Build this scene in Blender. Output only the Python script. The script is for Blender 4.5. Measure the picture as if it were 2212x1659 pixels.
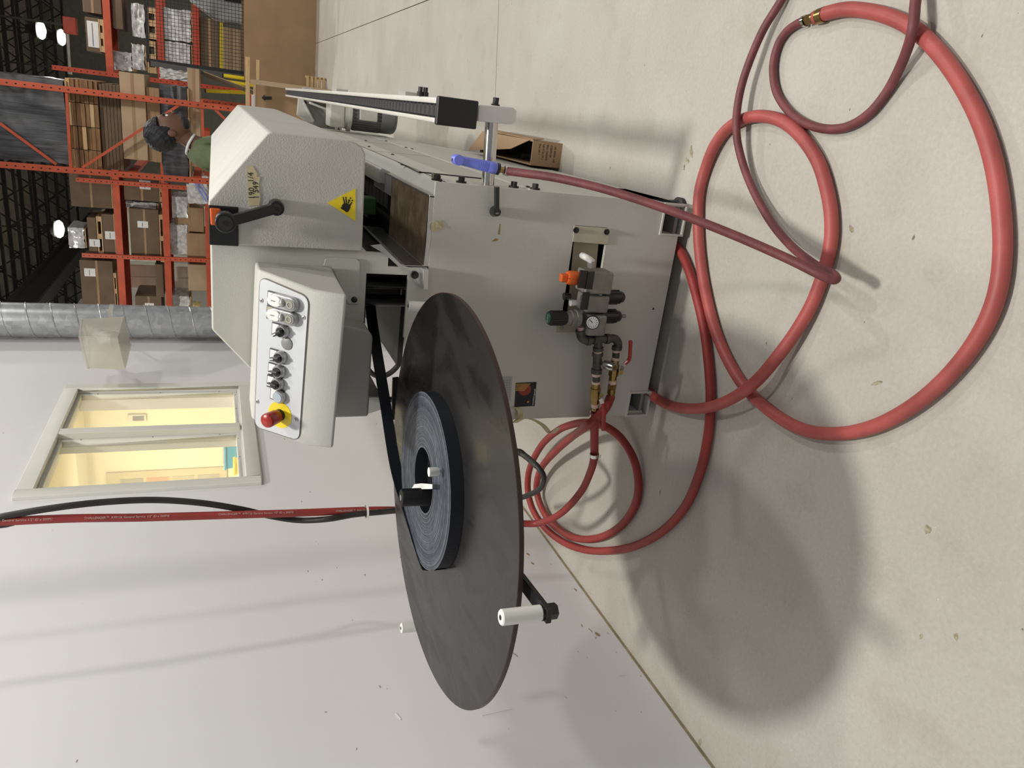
import bpy, bmesh, math, random
from mathutils import Vector, Matrix
random.seed(7)
S = bpy.context.scene
for o in list(bpy.data.objects): bpy.data.objects.remove(o)
C = S.collection
R = math.radians

# ---------------------------------------------------------------- camera
FPX = 1575.0; PITCH = R(21.92); ROLL = R(-0.97); YAW = R(21.25); CAM = Vector((0, 0, 1.5))
_fw0 = Vector((-math.sin(YAW), math.cos(YAW), 0)); _rt = Vector((math.cos(YAW), math.sin(YAW), 0)); _up = Vector((0, 0, 1))
FW = _fw0*math.cos(PITCH) - _up*math.sin(PITCH)
_dn = -(_fw0*math.sin(PITCH) + _up*math.cos(PITCH))
RT = _rt*math.cos(ROLL) - _dn*math.sin(ROLL)
DN = _rt*math.sin(ROLL) + _dn*math.cos(ROLL)
cam = bpy.data.cameras.new('camera'); co = bpy.data.objects.new('camera', cam); C.objects.link(co)
cam.sensor_fit = 'HORIZONTAL'; cam.sensor_width = 36.0; cam.lens = 36.0*FPX/2212.0; cam.clip_start = 0.05; cam.clip_end = 200
m = Matrix.Identity(4)
for i in range(3):
    m[i][0] = DN[i]; m[i][1] = RT[i]; m[i][2] = -FW[i]; m[i][3] = CAM[i]
co.matrix_world = m
S.camera = co
def ray(x, y): return RT*(829.5-y) + DN*(x-1106) + FW*FPX
def P(x, y, ax, val):                      # where a sight line meets the plane axis=val
    d = ray(x, y); return CAM + d*((val-CAM[ax])/d[ax])
def PP(x, y, o, n):
    d = ray(x, y); return CAM + d*((o-CAM).dot(n)/d.dot(n))

# ---------------------------------------------------------------- world, lights, exposure
W = bpy.data.worlds.new('world'); S.world = W; W.use_nodes = True
W.node_tree.nodes['Background'].inputs[0].default_value = (0.95, 0.97, 1.0, 1)
W.node_tree.nodes['Background'].inputs[1].default_value = 0.23
S.view_settings.view_transform = 'Standard'; S.view_settings.look = 'None'
S.view_settings.exposure = 0.0; S.view_settings.gamma = 1.0; S.view_settings.use_curve_mapping = False
def lamp(name, loc, power, size, col=(1, .965, .90), aim=None):
    l = bpy.data.lights.new(name, 'AREA'); l.shape = 'DISK'; l.size = size; l.energy = power; l.color = col
    o = bpy.data.objects.new(name, l); C.objects.link(o); o.location = loc
    if aim: o.rotation_euler = (Vector(aim)-Vector(loc)).to_track_quat('-Z', 'Y').to_euler()
    return o
lamp('high_bay_or_fill_light', (.02, 1.38, 5.9), 205, 0.50)
lamp('high_bay_or_fill_light', (2.5, 1.84, 6.1), 80, 0.40)
lamp('high_bay_or_fill_light', (5.6, 4.6, 5.9), 125, 0.42, aim=(0, 3, 0))
lamp('high_bay_or_fill_light', (1.2, -4.6, 5.9), 14, 0.5, aim=(-.6, 2, 0))  # added fill behind the camera to light the machine front
lamp('high_bay_or_fill_light', (1.6, 9.0, 5.9), 190, 0.5)
lamp('high_bay_or_fill_light', (-4.4, 13.2, 5.9), 190, 0.5)
lamp('high_bay_or_fill_light', (2.6, 14.6, 5.9), 150, 0.5)
lamp('office_ceiling_light', (-3.3, 4.9, 2.72), 80, 1.1, col=(1, .86, .55))
lamp('high_bay_or_fill_light', (.8, 23.4, 5.3), 170, .5)
lamp('high_bay_or_fill_light', (-4.6, 20.4, 5.3), 170, .5)

# ---------------------------------------------------------------- materials
def new_mat(name):
    m_ = bpy.data.materials.new(name); m_.use_nodes = True
    return m_, m_.node_tree, m_.node_tree.nodes['Principled BSDF']
def mat(name, col, rough=.5, metal=0., var=.06, vs=6., bump=0., bs=200., spec=.5, emit=None, es=1., alpha=1., trans=0., stretch=None, coat=0.):
    m_, t, b = new_mat(name); N = t.nodes; L = t.links
    b.inputs['Base Color'].default_value = (*col, 1); b.inputs['Roughness'].default_value = rough
    b.inputs['Metallic'].default_value = metal; b.inputs['Specular IOR Level'].default_value = spec
    b.inputs['Coat Weight'].default_value = coat
    b.inputs['Transmission Weight'].default_value = trans
    b.inputs['Alpha'].default_value = alpha
    if emit: b.inputs['Emission Color'].default_value = (*emit, 1); b.inputs['Emission Strength'].default_value = es
    tc = N.new('ShaderNodeTexCoord'); mp = N.new('ShaderNodeMapping')
    if stretch: mp.inputs['Scale'].default_value = stretch
    L.new(tc.outputs['Object'], mp.inputs['Vector'])
    if var > 0:
        n = N.new('ShaderNodeTexNoise'); n.inputs['Scale'].default_value = vs; n.inputs['Detail'].default_value = 6
        L.new(mp.outputs[0], n.inputs['Vector'])
        r = N.new('ShaderNodeValToRGB')
        r.color_ramp.elements[0].position = .3; r.color_ramp.elements[1].position = .7
        r.color_ramp.elements[0].color = (*[c*(1-var) for c in col], 1); r.color_ramp.elements[1].color = (*[min(1, c*(1+var)) for c in col], 1)
        L.new(n.outputs[0], r.inputs[0]); L.new(r.outputs[0], b.inputs['Base Color'])
    if bump > 0:
        n2 = N.new('ShaderNodeTexNoise'); n2.inputs['Scale'].default_value = bs; n2.inputs['Detail'].default_value = 3
        L.new(mp.outputs[0], n2.inputs['Vector'])
        bp = N.new('ShaderNodeBump'); bp.inputs['Strength'].default_value = bump; bp.inputs['Distance'].default_value = .002
        L.new(n2.outputs[0], bp.inputs['Height']); L.new(bp.outputs[0], b.inputs['Normal'])
    return m_
M = {}
M['paint'] = mat('grey_powder_coat', (.56, .555, .51), .5, var=.035, vs=4, bump=.25, bs=350)
M['hood'] = mat('hood_powder_coat', (.53, .52, .485), .55, var=.06, vs=6, bump=.5, bs=300)
M['panelwhite'] = mat('panel_white', (.60, .62, .64), .4, var=.02)
M['white'] = mat('white_plastic', (.78, .78, .75), .35, var=.03)
M['offwhite'] = mat('off_white_trim', (.66, .66, .61), .45, var=.03)
M['black'] = mat('black_plastic', (.009, .009, .010), .36, var=.15, vs=30)
M['blacksoft'] = mat('black_rubber', (.018, .018, .018), .6, var=.2, vs=20)
M['band'] = mat('black_edge_band', (.012, .015, .022), .42, var=.1)
M['dark'] = mat('dark_interior', (.01, .01, .01), .8, var=0)  # near-black, mostly puts the shade inside openings into colour
M['steel'] = mat('brushed_steel', (.55, .55, .53), .3, metal=1, var=.12, vs=40, stretch=(1, 1, 8))
M['chrome'] = mat('chrome', (.62, .61, .58), .16, metal=1, var=.03)
M['alu'] = mat('aluminium', (.62, .62, .60), .38, metal=.85, var=.06, vs=20)
M['iron'] = mat('malleable_iron', (.10, .095, .085), .5, metal=.6, var=.2, vs=50, bump=.3, bs=300)
M['brass'] = mat('brass', (.30, .21, .075), .3, metal=.9, var=.15, vs=60)
M['pink'] = mat('thread_sealant_tape', (.75, .55, .47), .6, var=.1, vs=60)
M['red'] = mat('red_rubber_hose', (.30, .036, .032), .5, var=.15, vs=10, bump=.15, bs=150)
M['redl'] = mat('dusty_red_rubber_hose', (.40, .082, .075), .5, var=.2, vs=9, bump=.2, bs=120)
M['maroon'] = mat('maroon_rubber_hose', (.17, .045, .05), .55, var=.28, vs=18, bump=.3, bs=150)
M['cable'] = mat('grey_cable', (.020, .0195, .017), .45, var=.35, vs=14)
M['estop'] = mat('emergency_red', (.33, .018, .012), .28, var=.05)
M['yellow'] = mat('warning_yellow', (.86, .66, .02), .4, var=.03)
M['orange'] = mat('orange_plastic', (.66, .11, .012), .45, var=.06, vs=30)
M['blue'] = mat('periwinkle_plastic', (.19, .23, .80), .28, var=.04)
M['green'] = mat('green_plastic', (.03, .12, .02), .5, var=.1)
M['knobgreen'] = mat('green_cap', (.04, .16, .09), .5, var=.1)
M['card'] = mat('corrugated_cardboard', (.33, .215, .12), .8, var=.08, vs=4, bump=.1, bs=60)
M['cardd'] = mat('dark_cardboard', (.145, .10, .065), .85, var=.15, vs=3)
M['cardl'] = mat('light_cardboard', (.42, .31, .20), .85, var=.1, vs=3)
M['wood'] = mat('pine_wood', (.52, .36, .19), .7, var=.2, vs=8, stretch=(1, 8, 8))
M['woodd'] = mat('rough_timber', (.25, .14, .065), .8, var=.3, vs=4, stretch=(1, 6, 6))
M['rack'] = mat('orange_rack_steel', (.50, .085, .035), .5, var=.12, vs=5)
M['rackd'] = mat('red_rack_steel', (.42, .05, .02), .5, var=.15, vs=5)
M['paper'] = mat('white_paper', (.75, .75, .74), .7, var=.03)
M['wrapd'] = mat('wrapped_grey_stock', (.055, .057, .065), .28, var=.5, vs=5, stretch=(6, 1, .6), bump=.6, bs=8)
M['wrap'] = mat('stretch_film', (.55, .55, .54), .18, var=.35, vs=14, bump=1., bs=30)
M['tape'] = mat('masking_tape', (.60, .52, .32), .7, var=.08, vs=30)
M['ink'] = mat('black_ink', (.01, .01, .01), .6, var=0)
M['deck'] = mat('roof_deck', (.20, .18, .15), .8, var=.25, vs=3)
M['joist'] = mat('dark_steel_joist', (.03, .028, .024), .7, var=.2)
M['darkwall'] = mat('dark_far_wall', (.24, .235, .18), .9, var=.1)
M['glasslamp'] = mat('lamp_glow', (1, 1, 1), .5, var=0, emit=(1, .98, .85), es=5)
M['green_shirt'] = mat('green_shirt', (.13, .16, .08), .85, var=.12, vs=30)
M['skin'] = mat('skin', (.13, .058, .035), .5, var=.06)
M['hair'] = mat('black_hair', (.008, .008, .012), .6, var=.3, vs=60, bump=.8, bs=90)
M['jeans'] = mat('dark_trousers', (.03, .035, .05), .8, var=.15)
M['yroom'] = mat('cream_office_wall', (.86, .82, .66), .8, var=.02)
M['grey'] = mat('grey_plastic', (.22, .22, .21), .45, var=.05)
M['greyl'] = mat('silver_plastic', (.42, .42, .42), .3, metal=.5, var=.05)
M['frl'] = mat('cast_grey_body', (.24, .235, .21), .5, metal=.3, var=.12, vs=40)
M['blackglass'] = mat('black_bowl_guard', (.012, .014, .012), .2, var=.2, vs=40)
M['beige'] = mat('beige_bracket', (.40, .36, .26), .5, var=.12, vs=12)
M['motor'] = mat('grey_motor_casting', (.16, .165, .16), .45, var=.1, vs=20)

def galv():
    m_, t, b = new_mat('galvanised_duct'); N = t.nodes; L = t.links
    b.inputs['Metallic'].default_value = .75; b.inputs['Roughness'].default_value = .33
    tc = N.new('ShaderNodeTexCoord'); v = N.new('ShaderNodeTexVoronoi'); v.inputs['Scale'].default_value = 30
    r = N.new('ShaderNodeValToRGB'); r.color_ramp.elements[0].color = (.42, .44, .45, 1); r.color_ramp.elements[1].color = (.60, .62, .63, 1)
    L.new(tc.outputs['Object'], v.inputs[0]); L.new(v.outputs['Color'], r.inputs[0]); L.new(r.outputs[0], b.inputs['Base Color'])
    return m_
M['galv'] = galv()

def floor_mat():
    m_, t, b = new_mat('concrete'); N = t.nodes; L = t.links
    tc = N.new('ShaderNodeTexCoord')
    def noise(s, d=6, stretch=None, rough=.55):
        n = N.new('ShaderNodeTexNoise'); n.inputs['Scale'].default_value = s; n.inputs['Detail'].default_value = d; n.inputs['Roughness'].default_value = rough
        if stretch:
            mp = N.new('ShaderNodeMapping'); mp.inputs['Scale'].default_value = stretch; L.new(tc.outputs['Object'], mp.inputs[0]); L.new(mp.outputs[0], n.inputs['Vector'])
        else: L.new(tc.outputs['Object'], n.inputs['Vector'])
        return n
    def ramp(a, ca, bb, cb):
        r = N.new('ShaderNodeValToRGB'); r.color_ramp.elements[0].position = a; r.color_ramp.elements[1].position = bb
        r.color_ramp.elements[0].color = (*ca, 1); r.color_ramp.elements[1].color = (*cb, 1); return r
    def mix(mode, fac, A, B):
        x = N.new('ShaderNodeMix'); x.data_type = 'RGBA'; x.blend_type = mode
        if isinstance(fac, float): x.inputs[0].default_value = fac
        else: L.new(fac, x.inputs[0])
        L.new(A, x.inputs[6]) if not isinstance(A, tuple) else setattr(x.inputs[6], 'default_value', (*A, 1))
        L.new(B, x.inputs[7]) if not isinstance(B, tuple) else setattr(x.inputs[7], 'default_value', (*B, 1))
        return x.outputs[2]
    n1 = noise(1.6, 8); r1 = ramp(.3, (.45, .425, .37), .72, (.535, .515, .47)); L.new(n1.outputs[0], r1.inputs[0])
    n2 = noise(85, 6, rough=.75); r2 = ramp(.3, (.80, .80, .79), .68, (1.08, 1.08, 1.08)); L.new(n2.outputs[0], r2.inputs[0])
    c = mix('MULTIPLY', .6, r1.outputs[0], r2.outputs[0])
    n5 = noise(7, 5); r5 = ramp(.55, (1, 1, 1), .8, (.80, .75, .64)); L.new(n5.outputs[0], r5.inputs[0])
    c = mix('MULTIPLY', .55, c, r5.outputs[0])
    n3 = noise(26, 3, stretch=(1, 1.7, 1)); r3 = ramp(.245, (1, 1, 1), .265, (0, 0, 0)); L.new(n3.outputs[0], r3.inputs[0])
    c = mix('MIX', r3.outputs[0], c, (.16, .14, .10))
    n4 = noise(60, 2); r4 = ramp(.77, (0, 0, 0), .80, (1, 1, 1)); L.new(n4.outputs[0], r4.inputs[0])
    c = mix('MIX', r4.outputs[0], c, (.62, .61, .57))
    L.new(c, b.inputs['Base Color'])
    b.inputs['Roughness'].default_value = .62
    bp = N.new('ShaderNodeBump'); bp.inputs['Strength'].default_value = .25; bp.inputs['Distance'].default_value = .002
    L.new(n2.outputs[0], bp.inputs['Height']); L.new(bp.outputs[0], b.inputs['Normal'])
    return m_
M['floor'] = floor_mat()
def wall_mat():
    m_, t, b = new_mat('painted_drywall'); N = t.nodes; L = t.links
    tc = N.new('ShaderNodeTexCoord')
    n = N.new('ShaderNodeTexNoise'); n.inputs['Scale'].default_value = 1.2; n.inputs['Detail'].default_value = 5; L.new(tc.outputs['Object'], n.inputs['Vector'])
    r = N.new('ShaderNodeValToRGB'); r.color_ramp.elements[0].position = .3; r.color_ramp.elements[0].color = (.69, .68, .69, 1)
    r.color_ramp.elements[1].position = .7; r.color_ramp.elements[1].color = (.735, .725, .735, 1); L.new(n.outputs[0], r.inputs[0])
    # scuffs, more of them low on the wall
    mp = N.new('ShaderNodeMapping'); mp.inputs['Scale'].default_value = (1, 1, 2.4); mp.inputs['Rotation'].default_value = (.5, 0, 0); L.new(tc.outputs['Object'], mp.inputs[0])
    s = N.new('ShaderNodeTexNoise'); s.inputs['Scale'].default_value = 17; s.inputs['Detail'].default_value = 3; L.new(mp.outputs[0], s.inputs['Vector'])
    sx = N.new('ShaderNodeSeparateXYZ'); L.new(tc.outputs['Object'], sx.inputs[0])
    mr = N.new('ShaderNodeMapRange'); mr.inputs[1].default_value = 0; mr.inputs[2].default_value = 1.3; mr.inputs[3].default_value = .045; mr.inputs[4].default_value = -.02; L.new(sx.outputs[2], mr.inputs[0])
    sub = N.new('ShaderNodeMath'); sub.operation = 'SUBTRACT'; L.new(s.outputs[0], sub.inputs[0]); L.new(mr.outputs[0], sub.inputs[1])
    sr = N.new('ShaderNodeValToRGB'); sr.color_ramp.elements[0].position = .235; sr.color_ramp.elements[0].color = (1, 1, 1, 1); sr.color_ramp.elements[1].position = .26; sr.color_ramp.elements[1].color = (0, 0, 0, 1)
    L.new(sub.outputs[0], sr.inputs[0])
    x = N.new('ShaderNodeMix'); x.data_type = 'RGBA'; L.new(sr.outputs[0], x.inputs[0]); L.new(r.outputs[0], x.inputs[6]); x.inputs[7].default_value = (.30, .26, .20, 1)
    L.new(x.outputs[2], b.inputs['Base Color']); b.inputs['Roughness'].default_value = .45
    return m_
M['wall'] = wall_mat()
def disc_mat():
    m_, t, b = new_mat('brown_black_phenolic_disc'); N = t.nodes; L = t.links
    tc = N.new('ShaderNodeTexCoord')
    def nz(s, st, d=6, dist=0.):
        mp = N.new('ShaderNodeMapping'); mp.inputs['Scale'].default_value = st; mp.inputs['Rotation'].default_value = (0, 0, -.35); L.new(tc.outputs['Object'], mp.inputs[0])
        n = N.new('ShaderNodeTexNoise'); n.inputs['Scale'].default_value = s; n.inputs['Detail'].default_value = d; n.inputs['Distortion'].default_value = dist; L.new(mp.outputs[0], n.inputs['Vector']); return n
    n = nz(5, (2.2, .8, 1), 7, 1.2)
    r = N.new('ShaderNodeValToRGB'); r.color_ramp.elements[0].position = .36; r.color_ramp.elements[0].color = (.008, .0077, .0075, 1)
    r.color_ramp.elements[1].position = .52; r.color_ramp.elements[1].color = (.018, .0172, .017, 1); L.new(n.outputs[0], r.inputs[0])
    s = nz(34, (1, 4.5, 1), 3); sr = N.new('ShaderNodeValToRGB'); sr.color_ramp.elements[0].position = .80; sr.color_ramp.elements[0].color = (0, 0, 0, 1); sr.color_ramp.elements[1].position = .83; sr.color_ramp.elements[1].color = (.6, .6, .6, 1)
    L.new(s.outputs[0], sr.inputs[0])
    x = N.new('ShaderNodeMix'); x.data_type = 'RGBA'; L.new(sr.outputs[0], x.inputs[0]); L.new(r.outputs[0], x.inputs[6]); x.inputs[7].default_value = (.30, .28, .24, 1)
    L.new(x.outputs[2], b.inputs['Base Color'])
    rr = N.new('ShaderNodeMapRange'); rr.inputs[1].default_value = .35; rr.inputs[2].default_value = .6; rr.inputs[3].default_value = .22; rr.inputs[4].default_value = .38
    L.new(n.outputs[0], rr.inputs[0]); L.new(rr.outputs[0], b.inputs['Roughness']); b.inputs['Specular IOR Level'].default_value = .36
    return m_
M['disc'] = disc_mat()
M['discedge'] = mat('brown_disc_edge', (.030, .012, .007), .4, var=.2, vs=30)
def plate_mat():
    m_, t, b = new_mat('worn_brown_phenolic_plate'); N = t.nodes; L = t.links
    tc = N.new('ShaderNodeTexCoord'); n = N.new('ShaderNodeTexNoise'); n.inputs['Scale'].default_value = 13; n.inputs['Detail'].default_value = 8; n.inputs['Roughness'].default_value = .7
    L.new(tc.outputs['Object'], n.inputs['Vector'])
    r = N.new('ShaderNodeValToRGB'); r.color_ramp.elements[0].position = .35; r.color_ramp.elements[0].color = (.15, .085, .052, 1); r.color_ramp.elements[1].position = .68; r.color_ramp.elements[1].color = (.36, .28, .18, 1)
    L.new(n.outputs[0], r.inputs[0]); L.new(r.outputs[0], b.inputs['Base Color']); b.inputs['Roughness'].default_value = .5
    return m_
M['plate'] = plate_mat()
def glass():
    m_, t, b = new_mat('window_glass')
    b.inputs['Base Color'].default_value = (1, 1, 1, 1); b.inputs['Roughness'].default_value = .02
    b.inputs['Alpha'].default_value = .12; b.inputs['Specular IOR Level'].default_value = .6
    return m_
M['glass'] = glass()
M['clear'] = mat('cloudy_clear_plastic', (.62, .60, .53), .25, var=.1, alpha=.42)

# ---------------------------------------------------------------- mesh helpers
class MB:
    def __init__(s): s.bm = bmesh.new()
    def quad(s, pts):
        vs = [s.bm.verts.new(Vector(p)) for p in pts]; s.bm.faces.new(vs); return s
    def box(s, a, b):
        x0, x1 = sorted((a[0], b[0])); y0, y1 = sorted((a[1], b[1])); z0, z1 = sorted((a[2], b[2]))
        return s.hexa([(x0, y0, z0), (x1, y0, z0), (x1, y1, z0), (x0, y1, z0)], [(x0, y0, z1), (x1, y0, z1), (x1, y1, z1), (x0, y1, z1)])
    def hexa(s, lo, hi):
        v = [s.bm.verts.new(Vector(p)) for p in list(lo)+list(hi)]; n = len(lo)
        s.bm.faces.new(list(reversed(v[:n]))); s.bm.faces.new(v[n:])
        for i in range(n):
            j = (i+1) % n; s.bm.faces.new((v[i], v[j], v[n+j], v[n+i]))
        return s
    def prism(s, pts, off):               # planar outline swept by a vector
        off = Vector(off); return s.hexa(pts, [Vector(p)+off for p in pts])
    def bar(s, p0, p1, w, h, upv=(0, 0, 1)):
        p0, p1 = Vector(p0), Vector(p1); d = (p1-p0).normalized(); upv = Vector(upv)
        if abs(d.dot(upv)) > .98: upv = Vector((1, 0, 0))
        a = d.cross(upv).normalized(); b = a.cross(d).normalized()
        q = [a*w/2*i + b*h/2*j for i, j in ((-1, -1), (1, -1), (1, 1), (-1, 1))]
        return s.hexa([p0+x for x in q], [p1+x for x in q])
    def cyl(s, p0, p1, r, r2=None, n=24):
        r2 = r if r2 is None else r2
        return s.lathe(p0, p1, [(0, r), (1, r2)], n)
    def lathe(s, p0, p1, prof, n=24, caps=True):  # prof: (t along axis 0..1, radius)
        p0, p1 = Vector(p0), Vector(p1); d = p1-p0; dn = d.normalized()
        a = dn.orthogonal().normalized(); b = dn.cross(a); rings = []
        for t, r in prof:
            c = p0+d*t; rings.append([s.bm.verts.new(c+(a*math.cos(2*math.pi*k/n)+b*math.sin(2*math.pi*k/n))*max(r, 1e-5)) for k in range(n)])
        for A, B in zip(rings, rings[1:]):
            for k in range(n): s.bm.faces.new((A[k], A[(k+1) % n], B[(k+1) % n], B[k]))
        if caps: s.bm.faces.new(list(reversed(rings[0]))); s.bm.faces.new(rings[-1])
        return s
    def tube(s, pts, r, n=12, sub=8, rf=None):
        pts = [Vector(p) for p in pts]; pl = smooth(pts, sub); N = len(pl)
        t = (pl[1]-pl[0]).normalized(); a = t.orthogonal().normalized(); rings = []
        for i, p in enumerate(pl):
            t = (pl[min(i+1, N-1)]-pl[max(i-1, 0)]).normalized()
            a = (a-t*a.dot(t)).normalized(); b = t.cross(a); rr = r if rf is None else rf(i/(N-1))
            rings.append([s.bm.verts.new(p+(a*math.cos(2*math.pi*k/n)+b*math.sin(2*math.pi*k/n))*rr) for k in range(n)])
        for A, B in zip(rings, rings[1:]):
            for k in range(n): s.bm.faces.new((A[k], A[(k+1) % n], B[(k+1) % n], B[k]))
        s.bm.faces.new(list(reversed(rings[0]))); s.bm.faces.new(rings[-1]); return s
    def ball(s, c, r, sc=(1, 1, 1), n=16):
        bmesh.ops.create_uvsphere(s.bm, u_segments=n, v_segments=n//2+2, radius=r, matrix=Matrix.Translation(Vector(c)) @ Matrix.Diagonal((*sc, 1))); return s
    def holes(s, x0, x1, z0, z1, y0, y1, hs, ax='y'):   # plate with rectangular holes
        xs = sorted({x0, x1, *[h[0] for h in hs], *[h[1] for h in hs]}); zs = sorted({z0, z1, *[h[2] for h in hs], *[h[3] for h in hs]})
        for i in range(len(xs)-1):
            run = None
            for j in range(len(zs)-1):
                cx, cz = (xs[i]+xs[i+1])/2, (zs[j]+zs[j+1])/2
                inside = x0 < cx < x1 and z0 < cz < z1 and not any(h[0] < cx < h[1] and h[2] < cz < h[3] for h in hs)
                if inside:
                    if run is None: run = zs[j]
                    end = zs[j+1]
                if (not inside or j == len(zs)-2) and run is not None:
                    if ax == 'y': s.box((xs[i], y0, run), (xs[i+1], y1, end))
                    else: s.box((y0, xs[i], run), (y1, xs[i+1], end))
                    run = None
        return s
def smooth(pts, sub):
    if len(pts) < 3 or sub < 2: return pts
    e = [pts[0]*2-pts[1]]+pts+[pts[-1]*2-pts[-2]]; out = []
    for i in range(1, len(e)-2):
        p0, p1, p2, p3 = e[i-1:i+3]
        for k in range(sub):
            t = k/sub; out.append(.5*((2*p1)+(p2-p0)*t+(2*p0-5*p1+4*p2-p3)*t*t+(3*p1-p0-3*p2+p3)*t**3))
    out.append(pts[-1]); return out
def wloc(o):
    v = Vector((0, 0, 0))
    while o is not None: v += o.location; o = o.parent
    return v
def obj(name, mb, m_, parent=None, bevel=0., sm=False, seg=2, label=None, kind=None):
    me = bpy.data.meshes.new(name)
    if bevel == 0: bmesh.ops.recalc_face_normals(mb.bm, faces=mb.bm.faces)
    else:
        bmesh.ops.remove_doubles(mb.bm, verts=mb.bm.verts, dist=1e-5); bmesh.ops.recalc_face_normals(mb.bm, faces=mb.bm.faces)
    mb.bm.to_mesh(me); mb.bm.free(); me.materials.append(m_)
    o = bpy.data.objects.new(name, me); C.objects.link(o)
    if parent is not None: o.parent = parent; o.location = -wloc(parent)
    if sm:
        for p in me.polygons: p.use_smooth = True
        try: me.set_sharp_from_angle(angle=R(40))
        except Exception: pass
    if bevel > 0:
        b = o.modifiers.new('bevel', 'BEVEL'); b.width = bevel; b.segments = seg; b.limit_method = 'ANGLE'; b.angle_limit = R(35)
        for p in me.polygons: p.use_smooth = True
        try: me.set_sharp_from_angle(angle=R(40))
        except Exception: pass
        o.modifiers.new('normals', 'WEIGHTED_NORMAL')
    if label: o['label'] = label
    if kind: o['kind'] = kind
    return o
def thing(name, loc, label, cat, group=None):
    o = bpy.data.objects.new(name, None); o.empty_display_size = .05; C.objects.link(o); o.location = loc
    o['label'] = label; o['category'] = cat
    if group: o['group'] = group
    return o
def tag(o, label, cat, group=None):
    o['label'] = label; o['category'] = cat
    if group: o['group'] = group
    return o
def struct(name, mb, m_, bevel=0.): return obj(name, mb, m_, None, bevel, kind='structure')
def text(s, size, org, ux, uy, m_, parent, name='lettering', thick=.0004, font_w=0., kind=None):
    cu = bpy.data.curves.new('t', 'FONT'); cu.body = s; cu.size = size; cu.extrude = thick; cu.offset = font_w; cu.resolution_u = 2
    o = bpy.data.objects.new('t', cu); C.objects.link(o)
    dg = bpy.context.evaluated_depsgraph_get(); dg.update(); me = bpy.data.meshes.new_from_object(o.evaluated_get(dg))
    bpy.data.objects.remove(o); ux, uy = Vector(ux).normalized(), Vector(uy).normalized(); n = ux.cross(uy); mm = Matrix.Identity(4)
    for i in range(3): mm[i][0] = ux[i]; mm[i][1] = uy[i]; mm[i][2] = n[i]; mm[i][3] = org[i]
    me.transform(mm); me.materials.clear(); me.materials.append(m_); me.name = name
    w = bpy.data.objects.new(name, me); C.objects.link(w)
    if parent is not None: w.parent = parent; w.location = -wloc(parent)
    return w
def disc2(mb, c, ux, uy, rx, ry, th, n=24):    # flat ellipse slab facing ux x uy
    c = Vector(c); ux = Vector(ux).normalized(); uy = Vector(uy).normalized(); nn = ux.cross(uy)
    return mb.prism([c+ux*rx*math.cos(2*math.pi*k/n)+uy*ry*math.sin(2*math.pi*k/n) for k in range(n)], nn*th)
#@@BODY

# ---------------------------------------------------------------- room shell
XW = -1.913
fl = struct('floor', MB().box((-12, -4, -.25), (10, 34, -.012)), M['dark'])
def jy(x): return 4.217+.21*x
JX = .775
def slab(pts):
    return obj('slab', MB().prism([(x, y, -.05) for x, y in pts], (0, 0, .05)), M['floor'], fl)
g = .0035
slab([(-12, -4), (JX-g, -4), (JX-g, jy(JX)-g), (-12, jy(-12)-g)])
slab([(JX+g, -4), (10, -4), (10, jy(10)-g), (JX+g, jy(JX)-g)])
slab([(-12, jy(-12)+g), (JX-g, jy(JX)+g), (JX-g, 34), (-12, 34)])
slab([(JX+g, jy(JX)+g), (10, jy(10)+g), (10, 34), (JX+g, 34)])
WY0, WY1, WZ0, WZ1 = 3.60, 4.93, 1.385, 2.325      # rough opening of the office window
wl = struct('wall_left', MB().holes(-3.5, 6.12, 0, 4.6, XW-.14, XW, [(WY0, WY1, WZ0, WZ1)], ax='x'), M['wall'])
struct('baseboard_left', MB().box((XW, -3.5, 0), (XW+.002, 6.1, .012)), mat('caulk_line', (.30, .25, .17), .8, var=.3, vs=12))
struct('ceiling', MB().box((-12, 5, 6.9), (10, 34, 7.0)), M['deck'])
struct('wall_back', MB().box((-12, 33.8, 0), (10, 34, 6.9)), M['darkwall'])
for k_, (p, s1_, s2_, an) in enumerate((((1493, 330), .030, .010, .6), ((1485, 347), .020, .008, 1.2), ((1478, 362), .014, .006, .2), ((1840, 494), .014, .007, .9), ((2005, 1144), .013, .011, 0), ((1895, 826), .022, .006, 2.2), ((1990, 1374), .010, .006, 0), ((2065, 1376), .012, .005, .4), ((1512, 1602), .014, .010, .4))):
    c = P(*p, 2, .0002); n_ = 11; pts_ = [(c.x+(s1_*math.cos(t*2*math.pi/n_)*math.cos(an)-s2_*math.sin(t*2*math.pi/n_)*math.sin(an))*random.uniform(.5, 1.1), c.y+(s1_*math.cos(t*2*math.pi/n_)*math.sin(an)+s2_*math.sin(t*2*math.pi/n_)*math.cos(an))*random.uniform(.5, 1.1), c.z) for t in range(n_)]
    obj('stain', MB().prism(pts_, (0, 0, .0004)), mat('dried_stain', (.33, .29, .20), .8, var=.4, vs=90) if not k_ else bpy.data.materials['dried_stain'], fl)
# chips, stain and scrapes in the paint that have a shape of their own
for p, sc in (((1290, 1370), 1), ((1140, 1197), .8), ((1150, 1217), .7)):
    c = P(*p, 0, XW+.001); obj('paint_chip', disc2(MB(), c, (0, 1, .3), (0, -.3, 1), .014*sc, .006*sc, .001, 9), M['card'], wl)
for a, b in (((1042, 1546), (1106, 1532)), ((855, 1541), (866, 1554)), ((1335, 1461), (1353, 1458))):
    A, B = P(*a, 0, XW+.001), P(*b, 0, XW+.001); obj('scrape', MB().bar(A, B, .001, .005), M['paper'], wl)

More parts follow.
